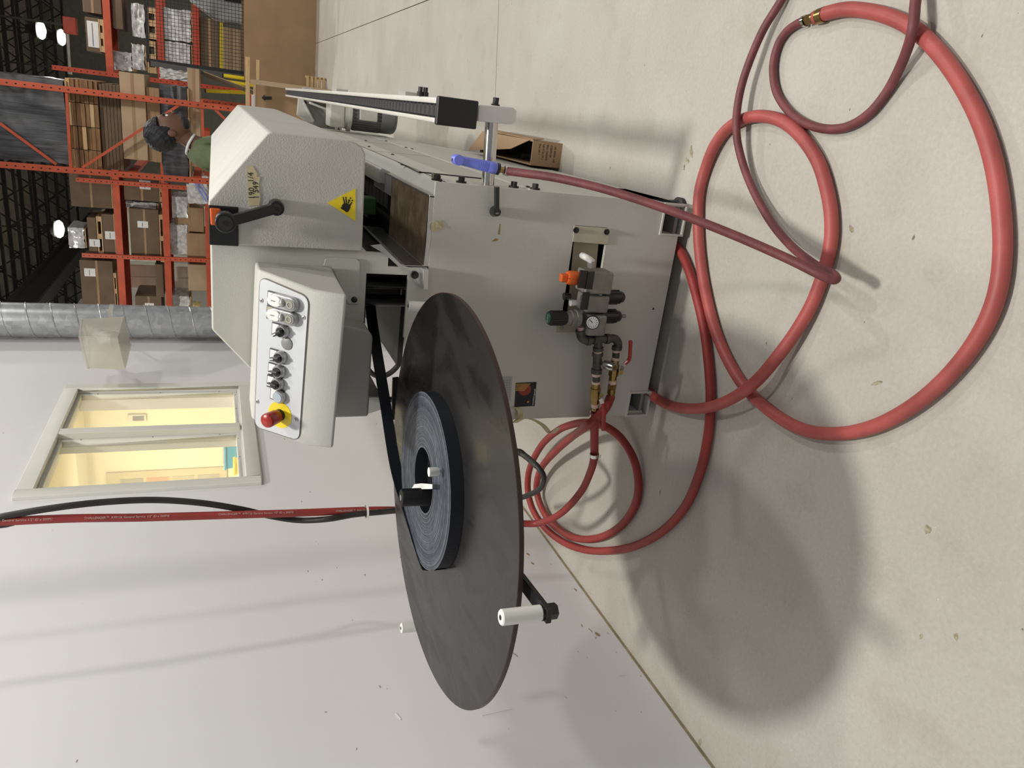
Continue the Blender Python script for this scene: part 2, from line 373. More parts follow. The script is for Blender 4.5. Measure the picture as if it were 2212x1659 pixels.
# window in the left wall
wn = obj('window_1', MB().box((XW-.13, WY0-.001, WZ0-.001), (XW-.12, WY0, WZ0)), M['offwhite']); wn['kind'] = 'structure'
def ring(y0, y1, z0, z1, w, x0, x1, name, m_, bev=.004):
    mb = MB(); mb.box((x0, y0, z0), (x1, y0+w, z1)); mb.box((x0, y1-w, z0), (x1, y1, z1)); mb.box((x0, y0+w, z0), (x1, y1-w, z0+w)); mb.box((x0, y0+w, z1-w), (x1, y1-w, z1))
    return obj(name, mb, m_, wn, bev)
ring(WY0-.065, WY1+.065, WZ0-.085, WZ1+.07, .075, XW-.002, XW+.02, 'casing', M['offwhite'])
ym = P(250, 933, 0, XW)[1]
obj('mullion', MB().box((XW-.11, ym-.035, WZ0), (XW+.018, ym+.035, WZ1)), M['offwhite'], wn, .004)
for a, b in ((WY0, ym-.035), (ym+.035, WY1)):
    ring(a+.001, b-.001, WZ0+.001, WZ1-.001, .022, XW-.055, XW-.02, 'sash', M['offwhite'], .003)
    s_ = MB(); obj('glass_pane', MB().box((XW-.042, a+.02, WZ0+.02), (XW-.038, b-.02, WZ1-.02)), M['glass'], wn)
    sw = MB()
    for k in (.12, .5, .88): sw.ball((XW-.020, a+(b-a)*k, WZ0+.012), .004, n=8); sw.ball((XW-.020, b-.012, WZ0+(WZ1-WZ0)*k), .004, n=8)
    obj('sash_screw', sw, M['grey'], wn)

# lit office behind the window
OX0, OX1, OY0, OY1, OZ = -4.6, XW-.14, 2.2, 6.75, 2.86
ow = MB(); ow.box((OX0-.1, OY0, 0), (OX0, OY1, OZ)); ow.box((OX0, OY1, 0), (OX1+.1, OY1+.1, OZ)); ow.box((OX0, OY0-.1, 0), (OX1, OY0, OZ)); ow.box((OX0-.1, OY0-.1, OZ), (OX1+.0, OY1+.1, OZ+.1))
# soffit and pilaster seen through the panes
ow.box((OX0, OY1-.5, 2.6), (OX1, OY1, OZ))
struct('wall_office', ow, M['yroom'])
tc = P(300, 904, 1, OY1-.03)
t_ = thing('thermostat', tc, 'small grey thermostat on the cream office wall behind the right window pane', 'thermostat')
obj('housing', MB().box((tc.x-.035, OY1-.025, tc.z-.06), (tc.x+.035, OY1, tc.z+.09)), M['offwhite'], t_, .004)
obj('display', MB().box((tc.x-.022, OY1-.028, tc.z-.04), (tc.x+.022, OY1-.025, tc.z+.05)), M['grey'], t_)
a, b = P(232, 1052, 1, OY1-.01), P(478, 1018, 1, OY1-.01)
bd = thing('notice_board', (b.x, OY1-.01, b.z), 'cream notice board with faint printed sheets behind the left window pane', 'board')
obj('board', MB().box((b.x-.75, OY1-.02, b.z-.05), (b.x+.05, OY1, a.z)), mat('cream_board', (.62, .56, .40), .8), bd, .003)
for k in range(4):
    z0 = b.z+.02+(a.z-b.z-.1)*k/4
    sh = obj('sheet', MB().box((b.x-.6, OY1-.024, z0), (b.x-.02, OY1-.02, z0+(a.z-b.z)/4*.78)), mat('pale_sheet', [(.45, .43, .36), (.5, .47, .36), (.6, .4, .25), (.42, .41, .36)][k], .8), bd)
    for q in range(3): obj('printed_line', MB().box((b.x-.5, OY1-.026, z0+.03+q*.03), (b.x-.1, OY1-.024, z0+.036+q*.03)), M['grey'], sh)
# colourful things on the ledge
for nm, px, yy, dx, dy, dz, mm, lb in (
    ('storage_bin', (512, 975), 5.6, .22, .18, .16, mat('turquoise', (.03, .25, .42), .5), 'turquoise bin low behind the left window pane'),
    ('tool_case', (505, 958), 6.2, .28, .2, .14, mat('rust_red', (.40, .10, .05), .5), 'rust red case behind the turquoise bin at the window'),
    ('parts_box', (520, 1006), 5.2, .10, .1, .07, M['yellow'], 'small yellow box beside the turquoise bin at the window')):
    c = P(*px, 1, yy); t_ = thing(nm, (c.x, c.y, c.z-dz/2), lb, 'box')
    obj('body', MB().hexa([(c.x-dx*.42, c.y-dy*.4, c.z-dz/2), (c.x+dx*.42, c.y-dy*.4, c.z-dz/2), (c.x+dx*.42, c.y+dy*.4, c.z-dz/2), (c.x-dx*.42, c.y+dy*.4, c.z-dz/2)],
        [(c.x-dx/2, c.y-dy/2, c.z+dz/2), (c.x+dx/2, c.y-dy/2, c.z+dz/2), (c.x+dx/2, c.y+dy/2, c.z+dz/2), (c.x-dx/2, c.y+dy/2, c.z+dz/2)]), mm, t_, .008)
    obj('lid', MB().box((c.x-dx*.53, c.y-dy*.53, c.z+dz/2), (c.x+dx*.53, c.y+dy*.53, c.z+dz/2+.018)), mm, t_, .005)
cz = P(520, 980, 1, 5.6).z-.09
tb = thing('office_table', (-3.3, 5.65, 0), 'pale table under the coloured boxes seen through the window', 'table')
obj('table_top', MB().box((-4.3, 5.0, cz-.04), (-2.3, 6.5, cz)), M['offwhite'], tb, .004)
for sx in (-4.25, -2.35):
    for sy in (5.05, 6.45): obj('leg', MB().bar((sx, sy, 0), (sx, sy, cz-.04), .05, .05), M['grey'], tb)

# ---------------------------------------------------------------- spiral duct at the end of the wall
dc = Vector((-1.775, 6.02, 0)); DR = .125
du = thing('spiral_duct', (dc.x, dc.y, 0), 'tall galvanised spiral duct standing at the end of the white wall', 'duct')
obj('pipe', MB().cyl((dc.x, dc.y, 0), (dc.x, dc.y, 6.0), DR, n=40), M['galv'], du, sm=True)
hp = [(dc.x+(DR+.002)*math.cos(t*.35), dc.y+(DR+.002)*math.sin(t*.35), t*.35/(2*math.pi)*.155) for t in range(0, int(6/.155*2*math.pi/.35))]
obj('seam', MB().tube(hp, .0045, n=6, sub=1), M['galv'], du, sm=True)
# translucent bin hung on the duct
c0 = Vector((-1.60, 5.80, 2.20))
vb = thing('hanging_bin', c0, 'cloudy translucent plastic bin hanging on the spiral duct', 'container')
q = [P(*p, 1, 5.78) for p in ((188, 793), (276, 792), (283, 752), (262, 722), (200, 745))]
def off(v, d): return Vector(v)+Vector(d)
th = MB(); A = [P(*p, 0, -1.72) for p in ((190, 795), (270, 797), (282, 747), (192, 755))]
lo, hi = A[1:3], (A[0], A[3])
def wallq(p0, p1, p2, p3, t=.004):
    n = (Vector(p1)-Vector(p0)).cross(Vector(p3)-Vector(p0)).normalized(); return [p0, p1, p2, p3], n*t
W0 = .20
f0 = [A[0], A[1], A[2], A[3]]; f1 = [off(p, (W0, 0, .03)) for p in f0]
for quad in ((f0[0], f0[1], f1[1], f1[0]), (f0[2], f0[3], f1[3], f1[2]), (f0[1], f0[2], f1[2], f1[1]), (f0[0], f0[1], f0[2], f0[3]), (f1[0], f1[1], f1[2], f1[3])):
    pts, o_ = wallq(*quad); th.prism(pts, o_)
obj('bin_shell', th, M['clear'], vb)
rm = MB()
for a, b in ((f0[0], f1[0]), (f1[0], f1[3]), (f1[3], f0[3]), (f0[3], f0[0])): rm.bar(a, b, .012, .012)
obj('rim', rm, M['clear'], vb)
obj('strap', MB().lathe((dc.x, dc.y, c0.z+.02), (dc.x, dc.y, c0.z+.05), [(0, DR+.004), (1, DR+.004), (1, DR+.0005), (0, DR+.0005)], 40, caps=False).bar((dc.x+.05, dc.y-DR, c0.z+.035), (-1.62, 5.78, c0.z+.035), .01, .02), M['clear'], vb)
bg = MB(); bg.tube([P(250, 735, 0, -1.62), P(225, 728, 0, -1.62), P(205, 716, 0, -1.62), P(190, 706, 0, -1.64)], .03, n=10, rf=lambda t: .05-.035*t+.008*math.sin(t*25))
obj('plastic_bag', bg, M['wrap'], vb, sm=True)

# ---------------------------------------------------------------- the edge banding machine
Y0 = 2.12; XR = -.19; XL = -.955
mc = thing('edge_banding_machine', (-.57, Y0, 0), 'long pale grey edge banding machine with hood, brown infeed table and open side', 'machine')
fz = [P(*p, 1, Y0) for p in ((1485, 444), (1393, 509))]
TRx = (-.296, XR+.0); TLx = (XL-.003, -.862); TZ = (.030, .122)
hs = [(TRx[0], TRx[1]+.01, 0, TZ[1]), (TLx[0]-.01, TLx[1], 0, TZ[1]), (-.605, -.285, .315, .437), (XL-.01, -.664, .935, 2), (-.664, -.468, .967, 2)]
obj('front_panel', MB().holes(XL, XR, .045, .93, Y0, Y0+.012, hs+[(-.455, XR+.01, .905, 2)]), M['paint'], mc)
# side skins
side = [(2.122, .045), (3.95, .05), (4.95, .45), (5.35, .45), (5.35, .875), (2.122, .875)]
obj('side_panel', MB().prism([(XR, y, z) for y, z in [(2.132, .032), (3.95, .032), (4.2, .16), (4.9, .45), (5.35, .45), (5.35, .588), (2.132, .588)]], (-.012, 0, 0)), M['paint'], mc, .002)
obj('side_panel', MB().prism([(XR, y, z) for y, z in [(2.132, .600), (5.35, .600), (5.35, .875), (2.132, .875)]], (-.012, 0, 0)), M['paint'], mc, .002)
obj('side_trim', MB().box((XR-.008, 2.14, .588), (XR+.001, 5.35, .600)), M['white'], mc)
obj('top_ledge', MB().prism([(x, 2.132, z) for x, z in [(XR, .866), (XR, .878), (-.225, .905), (-.29, .905), (-.29, .866)]], (0, 3.2, 0)), M['paint'], mc, .002)
obj('guide_rail', MB().prism([(x, 2.75, z) for x, z in [(-.225, .905), (-.215, .935), (-.235, .945), (-.27, .945), (-.27, .905)]], (0, 2.6, 0)), M['alu'], mc, .002)
obj('side_groove', MB().bar(P(860, 350, 0, XR+.001), P(905, 372, 0, XR+.001), .001, .006).bar(P(905, 372, 0, XR+.001), P(1040, 386, 0, XR+.001), .001, .005), M['dark'], mc)
for yy_ in (P(856, 331, 0, XR).y, P(791, 307, 0, XR).y): obj('panel_seam', MB().box((XR-.001, yy_, .61), (XR+.0006, yy_+.005, .865)), M['grey'], mc)
obj('left_skin', MB().box((XL, 2.132, .045), (XL+.012, 4.9, .80)), M['paint'], mc)
# inside of the body: black block stands in for its shade
obj('inner_shade_block', MB().box((XL+.02, 2.62, .06), (-.30, 4.85, .86)), M['dark'], mc)
obj('inner_floor', MB().box((XL+.012, 2.132, .05), (XR-.012, 4.0, .062)), M['grey'], mc)
# white inner shelf behind the coil feed
obj('inner_shelf', MB().box((XL+.012, 2.3, .80), (-.68, 4.9, .83)).box((XL+.012, 2.16, .835), (-.72, 3.2, .84)), M['paint'], mc, .003)
# forklift tubes
for xx in (TRx, TLx):
    ft = obj('fork_tube', MB().holes(xx[0], xx[1], TZ[0], TZ[1], Y0-.006, Y0+.42, [(xx[0]+.006, xx[1]-.006, TZ[0]+.006, TZ[1]-.006)]), M['paint'], mc)
    cx = (xx[0]+xx[1])/2
    obj('bolt', MB().cyl((cx+.012, Y0+.10, .045), (cx+.012, Y0+.10, .075), .014, n=6), M['alu'], ft)
    obj('levelling_bolt', MB().cyl((cx+.02, Y0+.14, .05), (cx+.02, Y0+.14, .115), .011, n=12), M['black'], ft)
    obj('tube_shade', MB().box((xx[0]+.006, Y0+.17, TZ[0]+.006), (xx[1]-.006, Y0+.18, TZ[1]-.006)), M['dark'], ft)  # black sheet in place of the shade deep in the open tube
for x_, y_ in ((-.21, 2.20), (-.925, 2.20), (-.23, 3.5), (-.925, 4.6)):
    obj('levelling_foot', MB().lathe((x_, y_, 0), (x_, y_, .05), [(0, .034), (.35, .036), (.45, .026), (1, .024)], 20), M['blacksoft'], mc, sm=True)
# neck that carries hood and control box
neck = MB()
nx = [(-.40, 1.095), (-.40, 1.515), (-.646, 1.515), (-.764, 1.414), (-.764, 1.095)]
neck.prism([(x, Y0, z) for x, z in nx], (0, 2.7, 0))
obj('neck', neck, M['paint'], mc, .006)
obj('neck_front', MB().holes(-.664, -.405, .93, 1.10, Y0, Y0+.012, [(-.664, -.468, .967, 1.092), (-.445, -.40, .90, 1.03)]), M['paint'], mc)
obj('neck_cheek', MB().box((-.462, Y0+.012, .91), (-.45, 3.9, 1.095)).box((-.66, Y0+.02, 1.085), (-.405, 3.9, 1.094)), M['dark'], mc)  # coloured near-black to hold the shade behind the neck
obj('feed_housing', MB().box((-.66, 2.55, .88), (-.47, 3.4, 1.09)), M['black'], mc, .01)
fh = MB()
for k in range(3): fh.cyl((-.62+.06*k, 2.40, .90), (-.62+.06*k, 2.40, 1.06), .02, n=16)
obj('feed_roller', fh, M['black'], mc, sm=True)
# cover below the control box
cv = [(-.612, 1.10), (-.60, 1.16), (-.60, 1.192), (-.885, 1.192), (-.885, 1.082), (-.63, 1.082)]
obj('arm_cover', MB().prism([(x, 2.02, z) for x, z in cv], (0, .35, 0)), mat('dull_grey_plastic', (.36, .35, .32), .5, var=.03), mc, .008)
obj('end_shroud', MB().prism([(x, 2.22, z) for x, z in [(-.90, 1.19), (-.90, 1.0), (-.945, .99), (-.965, 1.05), (-.95, 1.15), (-.94, 1.19)]], (0, .3, 0)), M['paint'], mc, .004)
# hood
hd = [(-.40, 1.112), (-.40, 1.517), (-.289, 1.517), (-.104, 1.372), (-.100, 1.36), (-.100, 1.165), (-.104, 1.143), (-.114, 1.125), (-.134, 1.116)]
obj('hood', MB().prism([(x, 2.095, z) for x, z in hd], (0, 2.8, 0)), M['hood'], mc, .005, seg=3)
obj('hood_corner_insert', MB().box((-.402, 2.088, 1.444), (-.298, 2.14, 1.5175)), M['black'], mc, .003)
ol = [P(*p, 1, 2.075) for p in ((453, 450), (477, 452), (482, 487), (455, 487))]
ob = obj('orange_knob', MB().prism(ol, (0, .018, 0)), M['orange'], mc, .004)
# crank handle
h0, h1 = P(487, 480, 1, 2.03), P(597, 449, 1, 2.06)
ch = MB().bar(h0, h1, .026, .034, (0, 1, 0)); ch.cyl(h0+Vector((0, -.014, 0)), h0+Vector((0, .03, 0)), .026); ch.cyl(h1+Vector((0, -.012, 0)), h1+Vector((0, .035, 0)), .020)
hh = obj('crank_handle', ch, M['black'], mc, .004)
for hp_, rr in ((h0, .018), (h1, .013)):
    obj('hub_cap', MB().lathe(hp_+Vector((0, -.018, 0)), hp_+Vector((0, -.012, 0)), [(0, rr*.6), (0, rr), (1, rr)], 20), M['blacksoft'], hh, sm=True)
    obj('screw_recess', MB().cyl(hp_+Vector((0, -.0195, 0)), hp_+Vector((0, -.018, 0)), rr*.35, n=6), M['dark'], hh)
# warning triangle with a hand
def onh(x, y, d=0.): return P(x, y, 1, 2.0945-d)
tri = obj('warning_triangle', MB().prism([onh(*p) for p in ((707, 438), (768, 407), (768, 478))], (0, -.0006, 0)), M['yellow'], mc, label='yellow triangle sticker with a black hand')
hand = MB()
for pl in (((738, 445), (741, 440), (748, 438), (757, 443), (757, 449), (752, 458), (747, 458), (742, 453)),
           ((737, 446), (744, 452), (742, 454), (736, 450)), ((740, 425), (742, 425), (746, 438), (743, 440)), ((746, 425), (748, 425), (750, 438), (747, 438)),
           ((753, 430), (755, 431), (754, 440), (751, 439)), ((759, 436), (761, 437), (757, 445), (754, 443))):
    hand.prism([onh(*p, .0006) for p in pl], (0, -.0005, 0))
for p in ((757, 428), (761, 433), (755, 433)): disc2(hand, onh(*p, .0006), (1, 0, 0), (0, 0, 1), .0022, .0022, .0006, 10)
obj('hand_symbol', hand, M['ink'], tri)
tp = obj('masking_tape', MB().prism([onh(*p) for p in ((532, 360), (546, 358), (556, 375), (555, 382), (562, 381), (559, 400), (563, 428), (560, 444), (538, 444), (535, 410))], (0, -.0008, 0)), M['tape'], mc)
text('190  1/4', .021, onh(550, 431, .001), (.98, 0, .05), (-.05, 0, 1), M['ink'], tp); text('1 549', .020, onh(559, 430, .001), (.98, 0, .05), (-.05, 0, 1), M['ink'], tp)
# throat: belt of dark track pads, green pressure shoe
for k in range(28):
    y0 = 2.70+.075*k; obj('track_pad', MB().box((-.355, y0, .885), (-.245, y0+.066, .918)), M['dark'] if k % 3 else M['blacksoft'], mc, .003)
obj('throat_back', MB().box((-.40, 2.9, .93), (-.37, 4.8, 1.11)), M['dark'], mc)  # back and bed near-black, shade under the hood put into colour
obj('throat_bed', MB().box((-.455, 2.66, .80), (-.24, 4.85, .886)), M['dark'], mc)
gA, gB = P(786, 427, 1, 2.72), P(812, 465, 1, 2.72)
obj('pressure_shoe', MB().box((gB.x, 2.72, gB.z), (gA.x, 2.80, gA.z)), M['green'], mc, .004)
# infeed table
obj('table_plate', MB().prism([(-.236, 2.135, .910), (-.236, 2.64, .910), (-.436, 2.64, .910), (-.436, 2.135, .910)], (0, 0, .009)), M['plate'], mc, .002)
obj('table_edge', MB().box((-.231, 2.122, .901), (-.440, 2.135, .9195)).box((-.229, 2.122, .901), (-.236, 2.95, .9200)), M['steel'], mc, .001)
obj('table_extension', MB().box((-.236, 2.64, .905), (-.30, 2.95, .921)), M['greyl'], mc, .001)
fa, fb = P(870, 573, 1, 2.118), P(785, 488, 2, P(870, 573, 1, 2.118).z-.004)
obj('table_fence', MB().prism([(-.437, 2.118, .915), fa, fb, (-.437, fb.y, .915)], (-.003, 0, .003)), M['steel'], mc, .001)
obj('fence_bead', MB().bar((-.438, 2.12, .921), (-.438, 2.62, .921), .004, .005), M['alu'], mc)
obj('fence_lip', MB().bar(fa, fb, .004, .008), M['alu'], mc)
obj('bracket_sheet', MB().prism([P(*p, 1, 2.119) for p in ((822, 527), (868, 573), (884, 577), (922, 577), (921, 621), (909, 621), (832, 549), (800, 530))], (0, -.004, 0)), mat('dull_aluminium', (.50, .50, .47), .45, metal=.3, var=.05), mc)
tb_ = obj('table_bracket', MB().prism([P(*p, 1, 2.118) for p in ((880, 577), (922, 577), (921, 621), (909, 621))], (0, -.005, 0)), M['alu'], mc, .0015)
obj('bracket_flange', MB().prism([P(*p, 1, 2.118) for p in ((909, 577), (921, 577), (920, 621), (909, 621))], (0, -.03, 0)), M['alu'], mc, .002)
c_ = P(896, 594, 1, 2.110); obj('bolt', MB().cyl(c_, c_+Vector((0, -.012, 0)), .007, n=6).cyl(c_, c_+Vector((0, -.002, 0)), .012), M['blackglass'], tb_)
# bolts on the front right edge
for p in ((944, 380), (997, 388), (1110, 400), (1156, 405)):
    c_ = P(*p, 0, XR); c_.y = max(c_.y, 2.17); c_ = Vector((XR, 2.165, P(p[0], p[1], 1, 2.165).z))
    obj('side_bolt', MB().cyl(c_, c_+Vector((.005, 0, 0)), .016).cyl(c_+Vector((.005, 0, 0)), c_+Vector((.018, 0, 0)), .0105, n=6), M['blacksoft'], mc)
for p in ((797, 317), (848, 334), (869, 357), (790, 304), (834, 305), (877, 319), (890, 322), (1140, 404)):
    c_ = P(*p, 0, XR+.001); obj('side_screw', MB().lathe(c_, c_+Vector((.004, 0, 0)), [(0, .008), (.6, .007), (1, .003)], 12), M['black'], mc, sm=True)
obj('latch_block', MB().box((XR, 2.2, .868), (XR+.012, 2.26, .882)), mat('olive_bracket', (.10, .085, .04), .5), mc, .001)
# control box, tilted panel
BX0, BX1 = -.450, -.872
sec = [(2.119, 1.402), (1.822, 1.281), (1.781, 1.203), (2.119, 1.196)]
cb = thing('control_box', (-.66, 1.95, 1.196), 'tilted pale grey control box with round buttons and red emergency stop', 'control panel')
bA, bB, bC, bD, bE = P(557, 580, 1, 1.91), P(676, 626, 1, 1.80), P(750, 638, 1, 1.78), P(716, 577, 1, 2.112), P(551, 565, 1, 2.112)
lA, lB, lC = P(543, 905, 1, 1.91), P(652, 962, 1, 1.80), P(720, 970, 1, 1.78); lD, lE = bD+(lC-bC), bE+(lA-bA)*1.01
obj('housing', MB().hexa([bA, bB, bC, bD, bE], [lA, lB, lC, lD, lE]), M['paint'], cb, .008, seg=3)
tv = (bB-bA+lB-lA)/2; TL_ = tv.length; sv = (lA-bA+lB-bB).normalized(); tv = (tv-sv*tv.dot(sv)).normalized(); pn = sv.cross(tv).normalized()
if pn.z < 0: pn = -pn
def pc(x, y, h=0.): return PP(x, y, bA+pn*h, pn)
def local(s_, t_, h=0.): return bA+sv*s_+tv*t_+pn*h
# plate outline with rounded corners
cor = [pc(*p) for p in ((560, 597), (668, 643), (647, 951), (552, 920))]
q4 = [((c-bA).dot(sv), (c-bA).dot(tv)) for c in cor]
q4 = [(max(.010, u), min(max(v, .010), TL_-.010)) for u, v in q4]
def rounded(q, r_, h):
    o_ = []
    for i in range(4):
        p = Vector((*q[i], 0)); a = (Vector((*q[i-1], 0))-p).normalized(); b = (Vector((*q[(i+1) % 4], 0))-p).normalized()
        for k in range(7):
            t = k/6; c = (p+a*r_)*(1-t)**2+p*2*t*(1-t)+(p+b*r_)*t*t; o_.append(local(c.x, c.y, h))
    return o_
cq = Vector((sum(u for u, v in q4)/4, sum(v for u, v in q4)/4, 0))
obj('face_plate', MB().prism(rounded(q4, .022, .0005), pn*.0025), M['panelwhite'], cb)
obj('plate_gasket', MB().prism(rounded([(u+(.003 if u > cq.x else -.003), v+(.003 if v > cq.y else -.003)) for u, v in q4], .028, 0), pn*.0012), mat('panel_gasket', (.14, .13, .11), .7, var=0), cb)
for p in ((565, 649), (656, 686), (556, 867), (640, 906)):
    c_ = pc(*p, .003); sc_ = obj('panel_screw', MB().lathe(c_, c_+pn*.002, [(0, .006), (.5, .006), (1, .004)], 14), M['greyl'], cb, sm=True)
    obj('screw_slot', MB().bar(c_+pn*.0021-sv*.003, c_+pn*.0021+sv*.003, .0015, .001, pn), M['dark'], sc_)
tu = -tv     # 'up' on the panel
def label_plate(x, y, w=.032, h=.036, nm='legend_plate'):
    c_ = pc(x, y, .003); o_ = obj(nm, MB().prism([c_-sv*w/2-tv*h/2, c_+sv*w/2-tv*h/2, c_+sv*w/2+tv*h/2, c_-sv*w/2+tv*h/2], pn*.004), M['black'], cb, .001)
    h2 = h*.42; cc = c_+tu*(h/2-h2/2-.002)+pn*.004
    obj('legend', MB().prism([cc-sv*w*.42-tv*h2/2, cc+sv*w*.42-tv*h2/2, cc+sv*w*.42+tv*h2/2, cc-sv*w*.42+tv*h2/2], pn*.0004), M['paper'], o_); return cc
def stad(c_, ra, hl, h, n=10):
    ra *= 1.1; hl *= 1.15   # stadium outline along tv
    o_ = []
    for k in range(n+1): a = math.pi*k/n; o_.append(c_+tv*hl+(-sv*math.cos(a)*ra+tv*math.sin(a)*ra))
    for k in range(n+1): a = math.pi*k/n; o_.append(c_-tv*hl+(sv*math.cos(a)*ra-tv*math.sin(a)*ra))
    return o_
for p in ((618, 652), (616, 683)):
    c_ = pc(*p, .003); w_ = .036
    o_ = obj('legend_plate', MB().prism([c_-sv*w_/2+tu*.054, c_+sv*w_/2+tu*.054, c_+sv*w_/2, c_-sv*w_/2], pn*.004), M['black'], cb, .001)
    cc = c_+tu*.043+pn*.004; obj('legend', MB().prism([cc-sv*.015-tv*.009, cc+sv*.015-tv*.009, cc+sv*.015+tv*.008, cc-sv*.015+tv*.008], pn*.0004), M['paper'] if p[1] < 660 else M['beige'], o_)
    b_ = obj('double_push_button', MB().prism(stad(c_, .0165, .021, 0), pn*.016), M['greyl'], cb, .004)
    obj('start_key', MB().prism(stad(c_+tu*.022+pn*.014, .0125, .006, 0), pn*.006), M['white'], b_, .002, label='white start key')
    obj('indicator', MB().ball(c_+pn*.015, .011, (1, 1, .8), 14), M['greyl'], b_, sm=True)
    obj('stop_key', MB().prism(stad(c_+tv*.021+pn*.014, .0125, .004, 0), pn*.0035), M['grey'], b_, .002, label='dark stop key with ring')
    ck = c_+tv*.024+pn*.0178; obj('stop_ring', MB().lathe(ck, ck+pn*.001, [(0, .009), (1, .009), (1, .0062), (0, .0062)], 20, caps=False), M['beige'], b_)
    obj('start_mark', MB().bar(c_+tu*.030+pn*.0205, c_+tu*.018+pn*.0205, .0015, .0006, pn), M['ink'], b_)
for p, ang in (((614, 715), .6), ((609, 771), .25), ((606, 801), .15), ((603, 828), .0)):
    label_plate(p[0]-9, p[1]-2, .034, .046)
    c_ = pc(*p, .003); k_ = obj('selector_switch', MB().lathe(c_, c_+pn*.016, [(0, .0175), (.6, .0175), (.85, .016), (1, .0145)], 24), M['greyl'], cb, sm=True)
    obj('knob_face', MB().lathe(c_+pn*.0155, c_+pn*.018, [(0, .0128), (1, .012)], 20), M['black'], k_, sm=True)
    dv = (tu*math.cos(ang)+sv*math.sin(ang)).normalized()
    obj('lever', MB().bar(c_+pn*.023-dv*.010, c_+pn*.023+dv*.018, .009, .010, pn), M['black'], k_, .002)
    obj('lever_tip', MB().bar(c_+pn*.0285+dv*.006, c_+pn*.0285+dv*.017, .003, .001, pn), M['white'], k_)
c_ = pc(620, 742, .003); obj('blank_plug', MB().lathe(c_, c_+pn*.003, [(0, .0165), (.7, .0165), (1, .015)], 28), M['grey'], cb, sm=True)
cc = label_plate(600, 852, .034, .042); c_ = pc(607, 856, .003)
pb = obj('push_button', MB().lathe(c_, c_+pn*.014, [(0, .0175), (.7, .0175), (1, .0155)], 24), M['greyl'], cb, sm=True); obj('button_cap', MB().lathe(c_+pn*.0138, c_+pn*.016, [(0, .0135), (1, .0125)], 24), mat('pale_blue_grey', (.42, .47, .52), .35, var=0), pb, sm=True)
c_ = pc(605, 896, .003)
obj('yellow_disc', MB().lathe(c_, c_+pn*.0012, [(0, .0365), (1, .0365)], 40), M['yellow'], cb)
es = obj('emergency_stop', MB().lathe(c_+pn*.012, c_+pn*.058, [(0, .0165), (.1, .0185), (.8, .0195), (.93, .0180), (1, .0130)], 32), M['estop'], cb, sm=True, label='red mushroom emergency stop')
obj('collar', MB().lathe(c_+pn*.001, c_+pn*.012, [(0, .0165), (1, .0145)], 28), M['black'], es, sm=True)
# hook plate that holds the box
hk = [P(*p, 1, 2.117) for p in ((702, 560), (712, 556), (768, 558), (777, 565), (775, 656), (752, 656), (746, 640), (718, 577), (699, 573))]
hp2 = obj('mounting_plate', MB().prism(hk, (0, -.003, 0)), M['paint'], cb, .001)
c_ = P(765, 647, 1, 2.114); obj('bolt', MB().lathe(c_, c_+Vector((0, -.006, 0)), [(0, .009), (.5, .009), (1, .004)], 14), M['black'], hp2)

# ---------------------------------------------------------------- pressure beam with rollers, rod, motor
rb = thing('roller_beam', (.005, 2.13, .80), 'long aluminium roller beam with black ribbed top and square black end cap', 'roller beam')
BE = 7.15; zb0, zb1 = .80, .916
def bx(x0, x1, y0, y1, z0, z1, nm, mm, bev=.0, lb=None): return obj(nm, MB().box((x0, y0, z0), (x1, y1, z1)), mm, rb, bev, label=lb)
bx(-.034, .043, 2.118, 2.14, .798, .918, 'end_cap', M['black'], .004)
bx(-.030, -.016, 2.155, BE, .86, .916, 'side_profile', mat('white_aluminium', (.72, .71, .66), .35, metal=.2, var=.02), .003)
bx(.022, .039, 2.155, BE, .86, .916, 'side_profile', bpy.data.materials['white_aluminium'], .003)
bx(-.027, .036, 2.14, BE, .80, .862, 'core_profile', M['alu'])
bx(-.012, .018, 2.15, BE, .862, .889, 'roller_bed', M['dark'])
rg = MB().lathe((-.0145, 0, 0), (.0205, 0, 0), [(0, .020), (.1, .0225), (.9, .0225), (1, .020)], n=14); r0 = obj('roller', rg, mat('worn_black_roller', (.018, .018, .021), .55, var=.5, vs=90, spec=.35), rb); rme = r0.data
r0.location = Vector((0, 2.185, .8915)) - wloc(rb)
n_r = 99
for k in range(1, n_r):
    c = r0.copy(); C.objects.link(c); c.parent = rb; c.location = Vector((0, 2.185+k*(BE-2.21)/n_r, .8915)) - wloc(rb)
for yy in (2.6, 4.2, 5.8): bx(.039, .052, yy, yy+.12, .84, .90, 'joint_plate', M['alu'])
for p in ((908, 197), (919, 199)):
    c_ = P(*p, 1, 2.34); obj('bolt', MB().cyl((.039, c_.y, c_.z), (.052, c_.y, c_.z), .010).cyl((.052, c_.y, c_.z), (.066, c_.y, c_.z), .008, n=6), M['blacksoft'], rb)
# clamp block and chrome rod
bl = [P(*p, 1, 2.14) for p in ((1034, 226), (1109, 232), (1117, 240), (1115, 262), (1104, 269), (1032, 262))]
kb = obj('clamp_block', MB().prism(bl, (0, .045, 0)), M['white'], rb, .003)
c_ = P(1070, 228, 1, 2.16); obj('set_bolt', MB().cyl(c_, c_+Vector((.004, 0, 0)), .013).cyl(c_, c_+Vector((.022, 0, 0)), .009), M['blacksoft'], rb)
e0, e1 = P(1062, 262, 1, 2.165), P(1054, 398, 1, 2.165); zr = (e0.z+e1.z)/2
obj('chrome_rod', MB().cyl((.0, 2.165, e0.z), (XR-.005, 2.165, e1.z), .0195, n=32), M['chrome'], rb, sm=True)
e2 = P(640, 225, 1, 6.6)
obj('chrome_rod', MB().cyl((.0, 5.2, .745), (XR-.005, 5.2, .745), .0195, n=24), M['chrome'], rb, sm=True)
